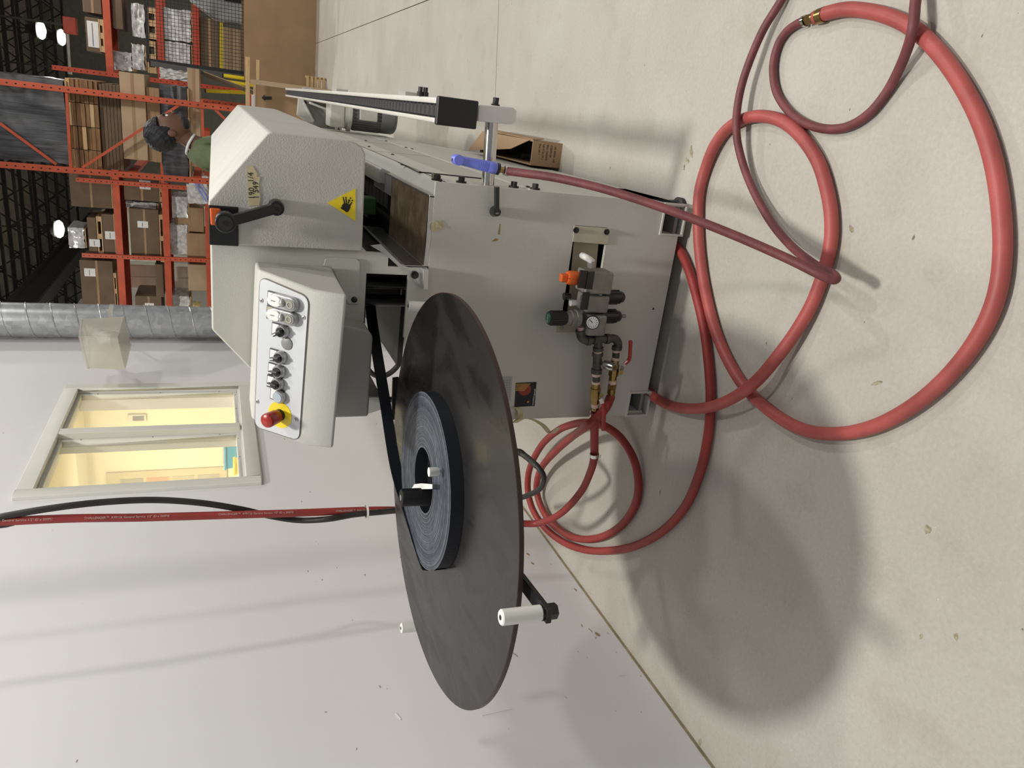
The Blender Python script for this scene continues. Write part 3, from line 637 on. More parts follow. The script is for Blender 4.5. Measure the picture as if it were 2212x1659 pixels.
# clamp lever on the front face
c_ = P(1066, 455, 1, Y0); lv = obj('clamp_lever', MB().lathe(c_, c_+Vector((0, -.034, 0)), [(0, .012), (.35, .017), (1, .012)], 20).bar(c_+Vector((0, -.028, 0)), P(1073, 403, 1, Y0-.035), .012, .015, (0, 1, 0)), M['blackglass'], mc, sm=True)
obj('lever_screw', MB().cyl(c_+Vector((0, -.0345, 0)), c_+Vector((0, -.033, 0)), .006), M['grey'], lv)
# drive motor hanging from a cast bracket at the machine's side
my = 4.95
mo = thing('drive_motor', (-.09, my, .40), 'grey finned electric motor on a cast bracket beside the machine under the roller beam', 'motor')
mx = -.075; MR = .098
obj('end_bell', MB().lathe((mx, my, .415), (mx, my, .52), [(0, MR*.78), (.12, MR*.95), (.25, MR), (1, MR)], 36), M['motor'], mo, sm=True)
obj('stator', MB().lathe((mx, my, .52), (mx, my, .70), [(0, MR*.90), (1, MR*.90)], 36), M['motor'], mo, sm=True)
fn = MB()
for k in range(30):
    a = 2*math.pi*k/30; d_ = Vector((math.cos(a), math.sin(a), 0)); p_ = Vector((mx, my, 0))+d_*MR*.93
    fn.bar(p_+Vector((0, 0, .52)), p_+Vector((0, 0, .69)), .004, .016, d_)
obj('cooling_fins', fn, M['motor'], mo)
tbx = obj('terminal_box', MB().box((mx-.03, my-MR-.018, .55), (mx+.065, my-MR+.03, .66)), M['paint'], mo, .006)
obj('flange', MB().lathe((mx, my, .70), (mx, my, .745), [(0, MR*.9), (.1, MR*1.1), (.5, MR*1.1), (.6, MR*.95), (1, MR*.95)], 36), M['paint'], mo, sm=True)
obj('gearbox', MB().box((mx-.09, my-.085, .745), (mx+.085, my+.10, .84)), M['paint'], mo, .012)
gq = [P(*p, 1, 5.25) for p in ((644, 213), (665, 217), (736, 231), (737, 296), (700, 292), (660, 262), (641, 248))]
obj('bracket_web', MB().prism(gq, (0, .02, 0)), mat('painted_shade_grey', (.40, .40, .37), .5, var=.03), mo, .003)  # darker grey copy of the paint holds the web's shade
for a, b in (((668, 222), (716, 240)), ((716, 240), (728, 288)), ((724, 232), (737, 292)), ((655, 222), (676, 262))):
    obj('bracket_rib', MB().bar(P(*a, 1, 5.21), P(*b, 1, 5.21), .014, .09, (0, 1, 0)), M['paint'], mo, .003)
obj('bracket_cheek', MB().prism([P(*p, 1, 5.19) for p in ((641, 249), (645, 213), (655, 215), (677, 266))], (0, -.008, 0)), M['hood'], mo, .002)
for p in ((658, 221), (711, 229), (709, 269)):
    c_ = P(*p, 1, 5.24); obj('socket_bolt', MB().cyl(c_, c_+Vector((0, -.02, 0)), .013, n=16), M['black'], mo)

# ---------------------------------------------------------------- coil tray
DZ = .955; dcn = Vector((-.9535, 1.647, DZ)); DRR = .5355; TLT = .0140
def tz(v): return Vector((v[0], v[1], DZ + (v[2]) + TLT*(v[1]-dcn.y) + .002*(v[0]-dcn.x)))
ct = thing('coil_tray', (dcn.x, dcn.y, DZ-.06), 'large round glossy dark brown coil tray mounted in front of the machine', 'coil tray')
def rndisc(r0, r1, z0, z1, n=128):
    mb = MB(); A = [[mb.bm.verts.new(tz((dcn.x+r*math.cos(2*math.pi*k/n), dcn.y+r*math.sin(2*math.pi*k/n), z))) for k in range(n)] for r, z in ((r0, z0), (r1, z0), (r1, z1), (r0, z1))]
    for i in range(4):
        for k in range(n): mb.bm.faces.new((A[i][k], A[i][(k+1) % n], A[(i+1) % 4][(k+1) % n], A[(i+1) % 4][k]))
    return mb
mb = MB(); mb.prism([tz((dcn.x+(DRR-.002)*math.cos(2*math.pi*k/128), dcn.y+(DRR-.002)*math.sin(2*math.pi*k/128), -.010)) for k in range(128)], (0, 0, .010))
obj('disc', mb, M['disc'], ct)
obj('disc_edge', rndisc(DRR-.0022, DRR, -.0102, -.0004), M['discedge'], ct)
obj('hub', MB().lathe((dcn.x, dcn.y, DZ-.075), (dcn.x, dcn.y, DZ-.011), [(0, .05), (.6, .05), (.6, .09), (1, .09)], 32), M['black'], ct, sm=True)
obj('support_arm', MB().bar((dcn.x, dcn.y, DZ-.055), (-.86, 2.115, DZ-.055), .05, .04), M['black'], ct, .003)
def peg(top, base, r=.0158, gl=False):
    top, base = Vector(top), Vector(base); base.z = min(base.z, DZ-.03); d_ = (top-base)
    pg = obj('guide_roller', MB().lathe(base, top, [(0, r), (.97, r), (1, r*.86)], 24), M['white'], ct, sm=True, label='white plastic guide roller')
    obj('roller_bore', MB().cyl(top, top+d_.normalized()*.0008, r*.32, n=12), M['dark'], pg)
    b2 = base+Vector((0, 0, -.012)); hb = Vector((dcn.x, dcn.y, b2.z)); dd = (b2-hb).normalized()
    am = obj('roller_arm', MB().bar(hb+dd*.04, b2+dd*.018, .03, .012), M['black'], ct, .002)
    obj('arm_nut', MB().cyl(b2+Vector((0, 0, -.022)), b2+Vector((0, 0, .013)), .016, n=6), M['black'], am)
peg(P(1081, 1334, 1, 1.052), P(1152, 1326, 1, 1.052))
peg(P(866, 1357, 1, 1.83), P(899, 1354, 1, 1.83))
t_ = P(882, 661, 1, 2.05); peg(t_, P(930, 664, 1, 2.05))
# spindle
sx, sy = -.958, 1.640; sp = P(866, 1075, 1, sy)
spn = obj('spindle_post', MB().lathe((P(936, 1073, 1, sy).x, sy, DZ), sp, [(0, .0235), (.97, .0235), (1, .021)], 28), mat('matt_black_sleeve', (.005, .005, .006), .5, spec=.25, var=0), ct, sm=True)
obj('post_screw', MB().cyl(sp, sp+Vector((0, 0, .0008)), .008, n=16), M['grey'], spn)
pt = MB().prism([P(*p, 2, 1.008) for p in ((896, 1046), (911, 1044), (935, 1046), (935, 1056), (888, 1057), (893, 1052))], (0, 0, .002))
obj('folded_card', pt, M['paper'], ct)
wc = P(938, 1019, 2, 1.012); wp = obj('pin', MB().cyl((wc.x, wc.y, DZ), wc, .004, n=10), M['steel'], ct)
obj('pin_cap', MB().lathe(wc+Vector((0, 0, -.012)), wc+Vector((0, 0, .014)), [(0, .0095), (.2, .011), (1, .0115)], 18), M['white'], wp, sm=True)
# dark plate standing behind the tray rim
dp = [P(*p, 1, 2.20) for p in ((849, 818), (862, 816), (860, 905), (846, 908))]
obj('guard_plate', MB().prism(dp, (0, .012, 0)), M['black'], mc, .001)
obj('guard_arm', MB().bar(P(796, 870, 1, 2.35), P(850, 862, 1, 2.3), .012, .022, (0, 1, 0)), M['black'], mc, .002)
obj('inner_cable', MB().tube([P(*p, 1, 2.8) for p in ((785, 770), (797, 800), (815, 812), (835, 810), (855, 795), (875, 765))], .011, n=10), M['blacksoft'], mc, sm=True)

# coil of edge banding
cc_ = Vector((-.9345, 1.697, 0)); RO, RI = .2395, .0885; CZ = .0345
cl = thing('edge_band_coil', (cc_.x, cc_.y, DZ), 'tight coil of black edge banding lying on the round tray', 'coil')
def ctop(v): return tz(v)
n = 120; mb = MB(); rings = []
NR = 62; prof = [(RO, .0005), (RO, CZ)]
for k in range(NR):
    r_ = RO-(RO-RI)*k/NR; w_ = (RO-RI)/NR; j = random.uniform(-.0006, .0006)
    prof += [(r_-w_*.12, CZ+.0006+j), (r_-w_*.80, CZ+.0006+j), (r_-w_*.92, CZ-.0009)]
prof += [(RI, CZ), (RI, .0005)]
for r_, z_ in prof:
    rings.append([mb.bm.verts.new(ctop((cc_.x+r_*math.cos(2*math.pi*k/n), cc_.y+r_*math.sin(2*math.pi*k/n), z_))) for k in range(n)])
for A_, B_ in zip(rings, rings[1:]):
    for k in range(n): mb.bm.faces.new((A_[k], A_[(k+1) % n], B_[(k+1) % n], B_[k]))
for k in range(n): mb.bm.faces.new((rings[-1][k], rings[-1][(k+1) % n], rings[0][(k+1) % n], rings[0][k]))
o_ = obj('windings', mb, M['band'], cl)
# paler cut edge on top of the windings
for k_, c_ in enumerate(((.055, .066, .085), (.085, .10, .125), (.14, .155, .18))): o_.data.materials.append(mat('dusty_cut_edge' if k_ == 0 else ('grey_cut_edge' if k_ == 1 else 'pale_cut_edge'), c_, .5, var=.3, vs=60))
seq = [random.choice((1, 1, 1, 2, 2, 3)) for _ in range(NR)]
for f_, p_ in enumerate(o_.data.polygons):
    i_ = f_//n-1
    if 0 <= i_ < NR*3: p_.material_index = seq[i_//3]
def ribbon(pts, h, m_, nm, parent, th=.0012, sub=10):
    pl = smooth([Vector(p) for p in pts], sub); mb = MB(); a = []
    for i, p in enumerate(pl):
        t = (pl[min(i+1, len(pl)-1)]-pl[max(i-1, 0)]).normalized(); s_ = t.cross(Vector((0, 0, 1))).normalized()*th/2
        a.append([mb.bm.verts.new(p+s_+Vector((0, 0, -h/2))), mb.bm.verts.new(p-s_+Vector((0, 0, -h/2))), mb.bm.verts.new(p-s_+Vector((0, 0, h/2))), mb.bm.verts.new(p+s_+Vector((0, 0, h/2)))])
    for A_, B_ in zip(a, a[1:]):
        for k in range(4): mb.bm.faces.new((A_[k], A_[(k+1) % 4], B_[(k+1) % 4], B_[k]))
    mb.bm.faces.new(a[0]); mb.bm.faces.new(list(reversed(a[-1]))); return obj(nm, mb, m_, parent)
th0 = math.radians(196); zc = DZ+.02
tp0 = Vector((cc_.x+(RO+.002)*math.cos(th0), cc_.y+(RO+.002)*math.sin(th0), zc))
pA = P(855, 1010, 1, 2.02); pB = P(808, 722, 1, 2.32); pC = P(800, 660, 1, 2.5)
path = [Vector((cc_.x+(RO+.002)*math.cos(a), cc_.y+(RO+.002)*math.sin(a), zc)) for a in (R(225), R(205), R(190))] + [pA*.5+tp0*.5+Vector((-.01, 0, 0)), pA, pA*.5+pB*.5, pB, pC]
ribbon(path, .036, M['band'], 'loose_strip', cl)

# ---------------------------------------------------------------- stickers on the front face
def onf(x, y, d=0.): return P(x, y, 1, Y0-d)
ds = thing('black_sticker', onf(1134, 852), 'black rectangular sticker with yellow stripes over a red sun on the machine front', 'sticker')
bk = [(1114, 827), (1159, 825), (1155, 877), (1111, 879)]
obj('backing', MB().prism([onf(*p) for p in bk], (0, -.0006, 0)), M['ink'], ds)
def sk(u, v, d=.0006):               # u along photo right, v along photo down, 0..1
    a = Vector(onf(*bk[0], d)); b = Vector(onf(*bk[1], d)); c = Vector(onf(*bk[2], d)); e = Vector(onf(*bk[3], d))
    return a*(1-u)*(1-v)+b*u*(1-v)+c*u*v+e*(1-u)*v
sun = MB(); sun.prism([sk(.46+.30*math.cos(k*math.pi/12), .30+.24*math.sin(k*math.pi/12)) for k in range(24)], (0, -.0003, 0)); obj('sun', sun, mat('sun_red', (.30, .03, .015), .5, var=0), ds)
sr_ = MB()
for k in range(11):
    v = .035+k*.029; sr_.prism([sk(.02, v, .001), sk(.72-.028*k, v+.05*(1-.03*k)-.03, .001), sk(.72-.028*k, v+.05*(1-.03*k)-.018, .001), sk(.02, v+.013, .001)], (0, -.0002, 0))
obj('stripes', sr_, mat('stripe_gold', (.62, .38, .08), .5, var=0), ds)
v0, v1 = sk(.86, .98), sk(.86, .25); u0 = sk(.7, .98)
ux = (v1-v0).normalized(); uy = ux.cross(Vector((0, -1, 0)))*-1
if uy.z < 0: uy = -uy
text('macchine speciali', .0088, sk(.93, .97, .001), (1, 0, 0), (0, 0, 1), M['paper'], ds)
fsh = obj('bright_mark', MB().prism([sk(.62, .78, .001), sk(.70, .78, .001), sk(.70, .84, .001), sk(.62, .86, .001)], (0, -.0003, 0)), bpy.data.materials['stripe_gold'], ds)
ws = thing('chart_sticker', onf(1098, 815), 'white sticker with a faint printed table half hidden behind the round tray', 'sticker')
obj('sheet', MB().prism([onf(*p) for p in ((1070, 812), (1107, 813), (1103, 865), (1070, 868))], (0, -.0008, 0)), mat('grey_paper', (.42, .42, .40), .7), ws)
ln = MB()
for k in range(8): ln.bar(onf(1085, 822+k*5, .001), onf(1103, 822+k*5, .001), .0008, .0004, (0, 1, 0))
for k in range(3): ln.bar(onf(1090+k*6, 818, .001), onf(1089+k*6, 860, .001), .0006, .0004, (0, 1, 0))
obj('printed_lines', ln, M['grey'], ws)
# peeling masking tape beside the table and at the lower left edge
mt = thing('tape_scrap', onf(945, 488), 'crumpled scrap of masking tape stuck below the brown table', 'tape')
obj('strip', MB().prism([onf(*p) for p in ((931, 484), (940, 476), (946, 480), (953, 475), (958, 487), (956, 493), (940, 501), (931, 497))], (0, -.002, 0)), M['tape'], mt)
obj('fold', MB().prism([onf(*p, .004) for p in ((940, 476), (947, 483), (956, 492), (941, 492))], (0, -.0015, .0)), M['tape'], mt)
st_ = MB(); st_.prism([onf(*p) for p in ((1079, 484), (1081, 484), (1080, 507), (1075, 506))], (0, -.0003, 0)); st_.prism([onf(*p) for p in ((1062, 521), (1070, 515), (1077, 516), (1073, 520), (1066, 522))], (0, -.0003, 0))
obj('glue_mark', st_, mat('old_glue', (.30, .20, .08), .5), mc)
obj('plug_hole', MB().cyl(onf(1411, 667), onf(1411, 667, .001), .004), M['dark'], mc)

# ---------------------------------------------------------------- air service unit on the front face
def F(x, y, Y=2.05): return P(x, y, 1, Y)
au = thing('air_service_unit', F(1278, 640, 2.1), 'compressed air filter regulator with gauge, orange valve and iron pipework on the machine front', 'air regulator')
bkx = [(1240, 490), (1318, 496), (1300, 712), (1204, 706)]
obj('back_bracket', MB().prism([P(*p, 1, Y0+.02) for p in ((1240, 518), (1293, 522), (1276, 703), (1224, 699))], (0, .004, 0)), M['beige'], au)
o_ = obj('mounting_tab', MB().prism([P(*p, 1, Y0-.001) for p in ((1239, 487), (1317, 493), (1313, 526), (1305, 528), (1236, 522))], (0, -.004, 0)), mat('chipped_beige', (.50, .47, .37), .5, var=.12, vs=14), au, .0015)
for p in ((1244, 497), (1310, 501)): c_ = P(*p, 1, Y0-.004); obj('bolt', MB().cyl(c_, c_+Vector((0, -.004, 0)), .0095).cyl(c_, c_+Vector((0, -.011, 0)), .006, n=6), M['black'], o_)
o_ = obj('mounting_tab', MB().prism([P(*p, 1, Y0-.001) for p in ((1203, 700), (1250, 702), (1248, 717), (1202, 718))], (0, -.004, 0)), M['beige'], au, .0015)
c_ = P(1213, 707, 1, Y0-.004); obj('bolt', MB().cyl(c_, c_+Vector((0, -.006, 0)), .007, n=6), M['grey'], o_)
# bodies in a row
def blk(y0, y1, x0, x1, d0, d1, nm, mm, bev=.004): 
    a = F(x0, y0, d1); b = F(x1, y1, d1)
    return obj(nm, MB().box((a.x, d0, a.z), (b.x, d1, b.z)), mm, au, bev)
blk(575, 625, 1247, 1296, 2.02, 2.10, 'valve_body', M['frl'], .008)
blk(626, 664, 1247, 1289, 2.02, 2.10, 'filter_body', M['frl'], .008)
blk(666, 710, 1250, 1280, 2.01, 2.10, 'regulator_body', M['frl'], .008)
for a in ((583, 622, 1252, 1263), (585, 624, 1266, 1277), (630, 668, 1259, 1267)):
    blk(a[0], a[1], a[2], a[3], 2.012, 2.02, 'black_stripe', M['blackglass'], .001)
for y_, x_, w in ((605, 1298, 30), (649, 1292, 32)):
    c_ = F(x_, y_, 2.055); c2 = F(x_-14, y_, 2.055)
    obj('cap_ring', MB().lathe(c_, c2, [(0, .021), (.2, .026), (1, .026)], 28), M['frl'], au, sm=True)
lb_ = obj('name_band', MB().lathe(F(1299, 605, 2.055), F(1294, 605, 2.055), [(0, .0272), (1, .0272)], 28), M['paper'], au, sm=True)
obj('name_band', MB().lathe(F(1293, 645, 2.055), F(1288, 645, 2.055), [(0, .0272), (1, .0272)], 28), M['paper'], au, sm=True)
for y_, x0, x1, tip in ((642, 1290, 1348, 0), (683, 1284, 1341, 1)):
    a, b = F(x0, y_, 2.055), F(x1, y_, 2.055)
    bo = obj('bowl', MB().lathe(a, b, [(0, .0225), (.75, .0225), (.93, .018), (1, .010)], 28), M['blackglass'], au, sm=True)
    gd = MB()
    for k in range(8):
        an = 2*math.pi*k/8; d_ = Vector((math.cos(an), math.sin(an), 0))*.0225; gd.bar(a+d_, a*.22+b*.78+d_, .004, .004)
    obj('bowl_guard', gd, M['black'], bo)
    if tip: obj('drain', MB().cyl(b, F(1351, y_, 2.055), .0065), M['grey'], bo, sm=True)
# regulator knob
a, b = F(1222, 687, 2.05), F(1184, 687, 2.05)
kn = obj('regulator_knob', MB().lathe(a, b, [(0, .020), (.1, .023), (.9, .023), (1, .020)], 28), M['blacksoft'], au, sm=True)
kr = MB()
for k in range(20):
    an = 2*math.pi*k/20; d_ = Vector((math.cos(an), math.sin(an), 0))*.0233; kr.bar(a*.9+b*.1+d_, a*.12+b*.88+d_, .003, .002)
obj('grip_ribs', kr, M['black'], kn)
obj('green_cap', MB().lathe(b, b+(b-a).normalized()*.002, [(0, .0185), (1, .0165)], 24), M['knobgreen'], kn, sm=True, label='green cap with raised writing')
text('PUSH', .0105, b+(b-a).normalized()*.0022+Vector((-.014, -.004, 0)), (1, 0, 0), (0, 1, 0), M['paper'], kn, thick=.0002)
obj('bonnet', MB().lathe(F(1250, 687, 2.05), a, [(0, .028), (.3, .028), (.35, .025), (.65, .026), (.7, .022), (1, .021)], 28), M['frl'], au, sm=True)
# gauge
c_ = F(1280, 697, 2.0); gn = Vector((.12, -.86, .5)).normalized()
gg = obj('pressure_gauge', MB().lathe(c_-gn*.026, c_, [(0, .018), (.2, .022), (1, .022)], 32), M['black'], au, sm=True)
obj('dial', MB().lathe(c_, c_+gn*.0008, [(0, .0195), (1, .0195)], 32), M['paper'], gg)
ga = gn.orthogonal().normalized(); gb = gn.cross(ga); tk = MB()
for k in range(14):
    an = 2*math.pi*k/14; d_ = ga*math.cos(an)+gb*math.sin(an); tk.bar(c_+gn*.001+d_*.012, c_+gn*.001+d_*.0165, .0014, .0004, gn)
obj('dial_marks', tk, M['ink'], gg)
tip = F(1270, 688, 2.0); obj('needle', MB().bar(c_+gn*.0018, c_+gn*.0018+((tip-c_)-gn*((tip-c_).dot(gn))).normalized()*.0145, .0022, .0006, gn), M['ink'], gg)
# orange lock-out valve knob
a, b = F(1249, 601, 2.05), F(1224, 600, 2.05)
ok_ = obj('lockout_knob', MB().lathe(a, b, [(0, .021), (.15, .023), (.8, .023), (1, .019)], 12), M['orange'], au, .001)
obj('lockout_tab', MB().bar(F(1226, 600, 2.05), F(1210, 600, 2.05), .022, .026), M['orange'], ok_, .005)
text('2', .012, F(1232, 604, 2.026), (1, 0, 0), (0, 0, 1), M['ink'], ok_)
for p, r_ in (((1232, 640), .012), ((1246, 654), .011)):
    c_ = F(*p, 2.05); obj('sight_knob' if r_ > .0115 else 'sight_glass', MB().cyl(c_, c_+(F(p[0]-14, p[1], 2.05)-c_), r_*.8, r_), M['blackglass'] if r_ > .0115 else M['white'], au, sm=True)
# outlet elbow, top
obj('outlet_fitting', MB().tube([F(1279, 566, 2.04), F(1274, 561, 2.04), F(1264, 555, 2.05), F(1258, 552, 2.09)], .0105, n=10), M['white'], au, sm=True)
obj('outlet_nut', MB().cyl(F(1276, 576, 2.045), F(1278, 562, 2.04), .013, n=6), M['alu'], au)
# iron pipework
def pipe(nm, pts, r, mm, sub=6, n=16): return obj(nm, MB().tube([F(*p) for p in pts], r, n=n, sub=sub), mm, au, sm=True)
def collar(p0, p1, r, mm, nm='collar', n=20): return obj(nm, MB().cyl(F(*p0), F(*p1), r, n=n), mm, au, sm=n > 8)
collar((1255, 706), (1255, 716), .0115, M['pink'], 'sealed_thread')
pipe('elbow', [(1255, 714), (1256, 728), (1266, 735), (1272, 735)], .0150, M['iron'])
collar((1254, 713), (1255, 720), .0175, M['iron']); collar((1267, 735), (1275, 735), .0175, M['iron'])
pipe('tee', [(1272, 734), (1292, 733), (1314, 732)], .0135, M['iron'])
collar((1281, 733), (1287, 733), .0180, M['iron']); collar((1308, 732), (1315, 732), .0175, M['iron'])
pipe('tee_branch', [(1292, 733), (1292, 748), (1292, 756)], .0140, M['iron']); collar((1292, 750), (1292, 757), .0180, M['iron'])
pipe('elbow', [(1314, 732), (1328, 732), (1335, 742), (1333, 752)], .0145, M['iron']); collar((1333, 748), (1332, 755), .0178, M['iron'])
collar((1292, 757), (1291, 763), .0140, M['pink'], 'sealed_thread')
pipe('cross_tee', [(1291, 763), (1290, 780), (1289, 800), (1288, 806)], .0150, M['iron']); collar((1291, 762), (1291, 769), .0185, M['iron']); collar((1289, 797), (1288, 806), .0185, M['iron'])
pipe('side_branch', [(1291, 784), (1300, 785), (1308, 786)], .0130, M['iron']); collar((1296, 784), (1303, 786), .0145, M['pink'], 'sealed_thread')
a, b = F(1305, 786, 2.03), F(1328, 794, 1.985)
cp = obj('quick_coupler', MB().lathe(a, b, [(0, .012), (.15, .0155), (.75, .0155), (.85, .013), (1, .013)], 24), M['steel'], au, sm=True)
obj('coupler_mouth', MB().cyl(b, b+(b-a).normalized()*.001, .009, n=18), M['brass'], cp, sm=True)
collar((1288, 806), (1288, 812), .0140, M['pink'], 'sealed_thread'); pipe('nipple', [(1288, 811), (1288, 826)], .0125, M['iron'])
collar((1287, 824), (1287, 830), .0140, M['pink'], 'sealed_thread')
vb1 = obj('ball_valve', MB().lathe(F(1287, 829), F(1285, 872), [(0, .015), (.2, .015), (.22, .0185), (.75, .0185), (.77, .015), (1, .015)], 8), M['brass'], au)
collar((1286, 871), (1286, 879), .0145, M['pink'], 'sealed_thread'); collar((1286, 878), (1286, 886), .0135, M['brass'], 'hose_barb')
collar((1331, 755), (1331, 760), .0135, M['pink'], 'sealed_thread'); pipe('nipple', [(1331, 760), (1330, 772)], .0125, M['iron'])
collar((1330, 772), (1329, 778), .0135, M['pink'], 'sealed_thread')
vb2 = obj('ball_valve', MB().lathe(F(1329, 777), F(1323, 822), [(0, .014), (.2, .014), (.22, .0175), (.75, .0175), (.77, .014), (1, .014)], 8), M['brass'], au)
collar((1323, 820), (1323, 829), .0135, M['pink'], 'sealed_thread')
collar((1323, 829), (1321, 840), .0150, M['brass'], 'swivel_nut', 6)
obj('ferrule', MB().lathe(F(1321, 840), F(1319, 860), [(0, .0135), (.2, .0135), (.25, .0145), (.45, .0145), (.5, .013), (.7, .013), (.75, .0145), (1, .0145)], 20), M['brass'], au, sm=True)
# red lever handles
hl = obj('valve_handle', MB().bar(F(1341, 805, 2.01), F(1346, 790, 2.0), .012, .003, (0, 1, 0)).bar(F(1346, 790, 2.0), F(1357, 780, 1.995), .012, .003, (0, 1, 0)), M['steel'], vb2)
obj('handle_grip', MB().tube([F(1350, 786, 1.997), F(1359, 776, 1.993), F(1361, 760, 1.993), F(1362, 736, 1.993)], .0065, n=8), M['estop'], hl, sm=True, label='red dipped handle grip')
obj('handle_nut', MB().cyl(F(1341, 805, 2.04), F(1341, 805, 2.0), .009, n=6), M['brass'], hl)
hl = obj('valve_handle', MB().bar(F(1300, 848, 2.01), F(1297, 862, 2.0), .012, .003, (0, 1, 0)).bar(F(1297, 862, 2.0), F(1303, 876, 1.99), .014, .003, (0, 1, 0)), M['steel'], vb1)
obj('handle_grip', MB().tube([F(1302, 872, 1.99), F(1305, 885, 1.985), F(1304, 905, 1.985), F(1303, 929, 1.985)], .0075, n=8), M['estop'], hl, sm=True, label='red dipped handle grip')
obj('handle_nut', MB().cyl(F(1299, 854, 2.04), F(1299, 854, 2.0), .008, n=6), M['brass'], hl)

# ---------------------------------------------------------------- hoses
def G(x, y, z=.018): return P(x, y, 2, z)
# supply hose down from the ceiling
hy = 2.45
sh = thing('supply_hose', (P(0, 1128, 1, hy).x, hy, 0), 'straight red air hose hanging from above past the wall window into the valve pipe', 'hose')
top = P(0, 1127, 1, hy); bot = P(857, 1102, 1, hy)
up_ = [Vector((top.x+.01, hy, 4.6)), Vector((top.x, hy, 3.2)), top, top*.66+bot*.34+Vector((0, 0, 0)), top*.33+bot*.67, bot, P(1000, 1118, 1, hy-.02), P(1130, 1131, 1, hy-.06), P(1175, 1127, 1, 2.34), P(1215, 1106, 1, 2.27), P(1255, 1062, 1, 2.20), P(1277, 1015, 1, 2.13), P(1284, 985, 1, 2.09)]
obj('hose', MB().tube(up_, .0142, n=16, sub=10), M['red'], sh, sm=True)
obj('hose_tail', MB().tube([P(1283, 992, 1, 2.10), P(1284, 980, 1, 2.085), P(1284, 940, 1, 2.06), P(1285, 890, 1, 2.05)], .0150, n=16), M['red'], sh, sm=True)
for y0_, y1_ in ((987, 980), (901, 893), (890, 884)): obj('hose_clamp', MB().cyl(P(1284, y0_, 1, 2.07), P(1284, y1_, 1, 2.07), .0172), M['chrome'], sh, sm=True)
dd = (bot-top).normalized(); towardcam = (CAM-(top+bot)/2); towardcam = (towardcam-dd*towardcam.dot(dd)).normalized()
for px, s_ in ((182, 1), (471, 1), (723, 1), (-90, 1)):
    c_ = P(px, 1127-px*25/857-.0, 1, hy); side = dd.cross(towardcam)
    if px >= -100:
        text('CHALLENGER\u2122  KF0126 General Service 1/2" ID x 200PSI', .0105, c_+towardcam*.0158-(-side if side.x < 0 else side)*.0, dd, -dd.cross(towardcam), mat('pale_print', (.55, .42, .36), .7, var=0) if 'pale_print' not in bpy.data.materials else bpy.data.materials['pale_print'], sh, thick=.0002)
# black cable beside it
cbx = thing('power_cable', (top.x, hy, 0), 'dark grey power cable bowing around the hanging red hose', 'cable')
cp_ = [Vector((top.x+.0, hy-.02, 4.6)), P(-160, 1150, 1, hy), P(0, 1117, 1, hy), P(110, 1098, 1, hy), P(220, 1085, 1, hy+.01), P(330, 1080, 1, hy+.02), P(430, 1086, 1, hy+.02), P(520, 1100, 1, hy+.02), P(590, 1116, 1, hy+.028), P(650, 1124, 1, hy+.02), P(710, 1121, 1, hy-.02), P(770, 1111, 1, hy-.02), P(860, 1102, 1, hy-.03), P(1000, 1080, 1, hy-.05), P(1090, 1000, 1, 2.42), P(1118, 975, 1, 2.40), P(1140, 990, 1, 2.36), P(1162, 1009, 1, 2.3), P(1175, 1032, 1, 2.28), P(1166, 1056, 1, 2.34), P(1140, 1070, 1, 2.42), P(1120, 1077, 1, 2.5), P(1090, 1088, 1, 2.7)]
obj('cable', MB().tube(cp_, .0112, n=12, sub=10), M['cable'], cbx, sm=True)
wv = MB(); pl = smooth([P(1112, 973, 1, 2.40), P(1130, 982, 1, 2.38), P(1148, 996, 1, 2.335), P(1160, 1007, 1, 2.305)], 6)
wv.tube(pl, .0125, n=10, sub=2); obj('woven_grip', wv, mat('woven_sleeve', (.05, .048, .04), .6, var=.8, vs=120, bump=1., bs=200), cbx, sm=True)
zt = P(792, 1104, 1, hy-.02); obj('cable_tie', MB().lathe(zt+Vector((0, -.003, .004)), zt+Vector((0, -.003, -.004)), [(0, .026), (1, .026), (1, .0235), (0, .0235)], 20, caps=False), M['white'], cbx)
# hose from the second valve, coiled by the wall, on under the machine
lh = thing('leader_hose', G(1135, 1050), 'red hose looped twice below the round tray beside the machine corner', 'hose')
pts = [P(1319, 858, 1, 2.05), P(1309, 880, 1, 2.02), P(1292, 900, 1, 2.03), P(1265, 922, 1, 2.08), P(1235, 944, 2, .16), P(1200, 975, 2, .11), P(1170, 1010, 2, .08), P(1159, 1052, 2, .05), P(1168, 1092, 2, .035), P(1190, 1128, 2, .03), P(1225, 1155, 2, .02), P(1262, 1165, 2, .018), P(1305, 1158, 2, .018), P(1345, 1132, 2, .018), P(1372, 1090, 2, .018), P(1379, 1042, 2, .020), P(1368, 990, 2, .03), P(1340, 945, 2, .05), P(1305, 920, 2, .09), P(1272, 913, 2, .12), P(1240, 916, 2, .12), P(1205, 930, 2, .11), P(1170, 962, 2, .09), P(1145, 1010, 2, .07), P(1140, 1055, 2, .06), P(1150, 1098, 2, .055), P(1175, 1138, 2, .05), P(1215, 1170, 2, .03), P(1260, 1187, 2, .02), P(1310, 1190, 2, .018), P(1370, 1180, 2, .018), P(1430, 1148, 2, .018), P(1480, 1094, 2, .018), P(1512, 1020, 2, .018), P(1528, 950, 2, .018), P(1534, 890, 2, .018), P(1534, 830, 2, .018), P(1528, 760, 2, .018), P(1519, 700, 2, .018), P(1505, 640, 2, .018), P(1487, 580, 2, .018), P(1467, 540, 2, .018), P(1440, 520, 2, .018), P(1405, 505, 2, .018)]
obj('hose', MB().tube(pts, .0160, n=16, sub=8), M['red'], lh, sm=True)
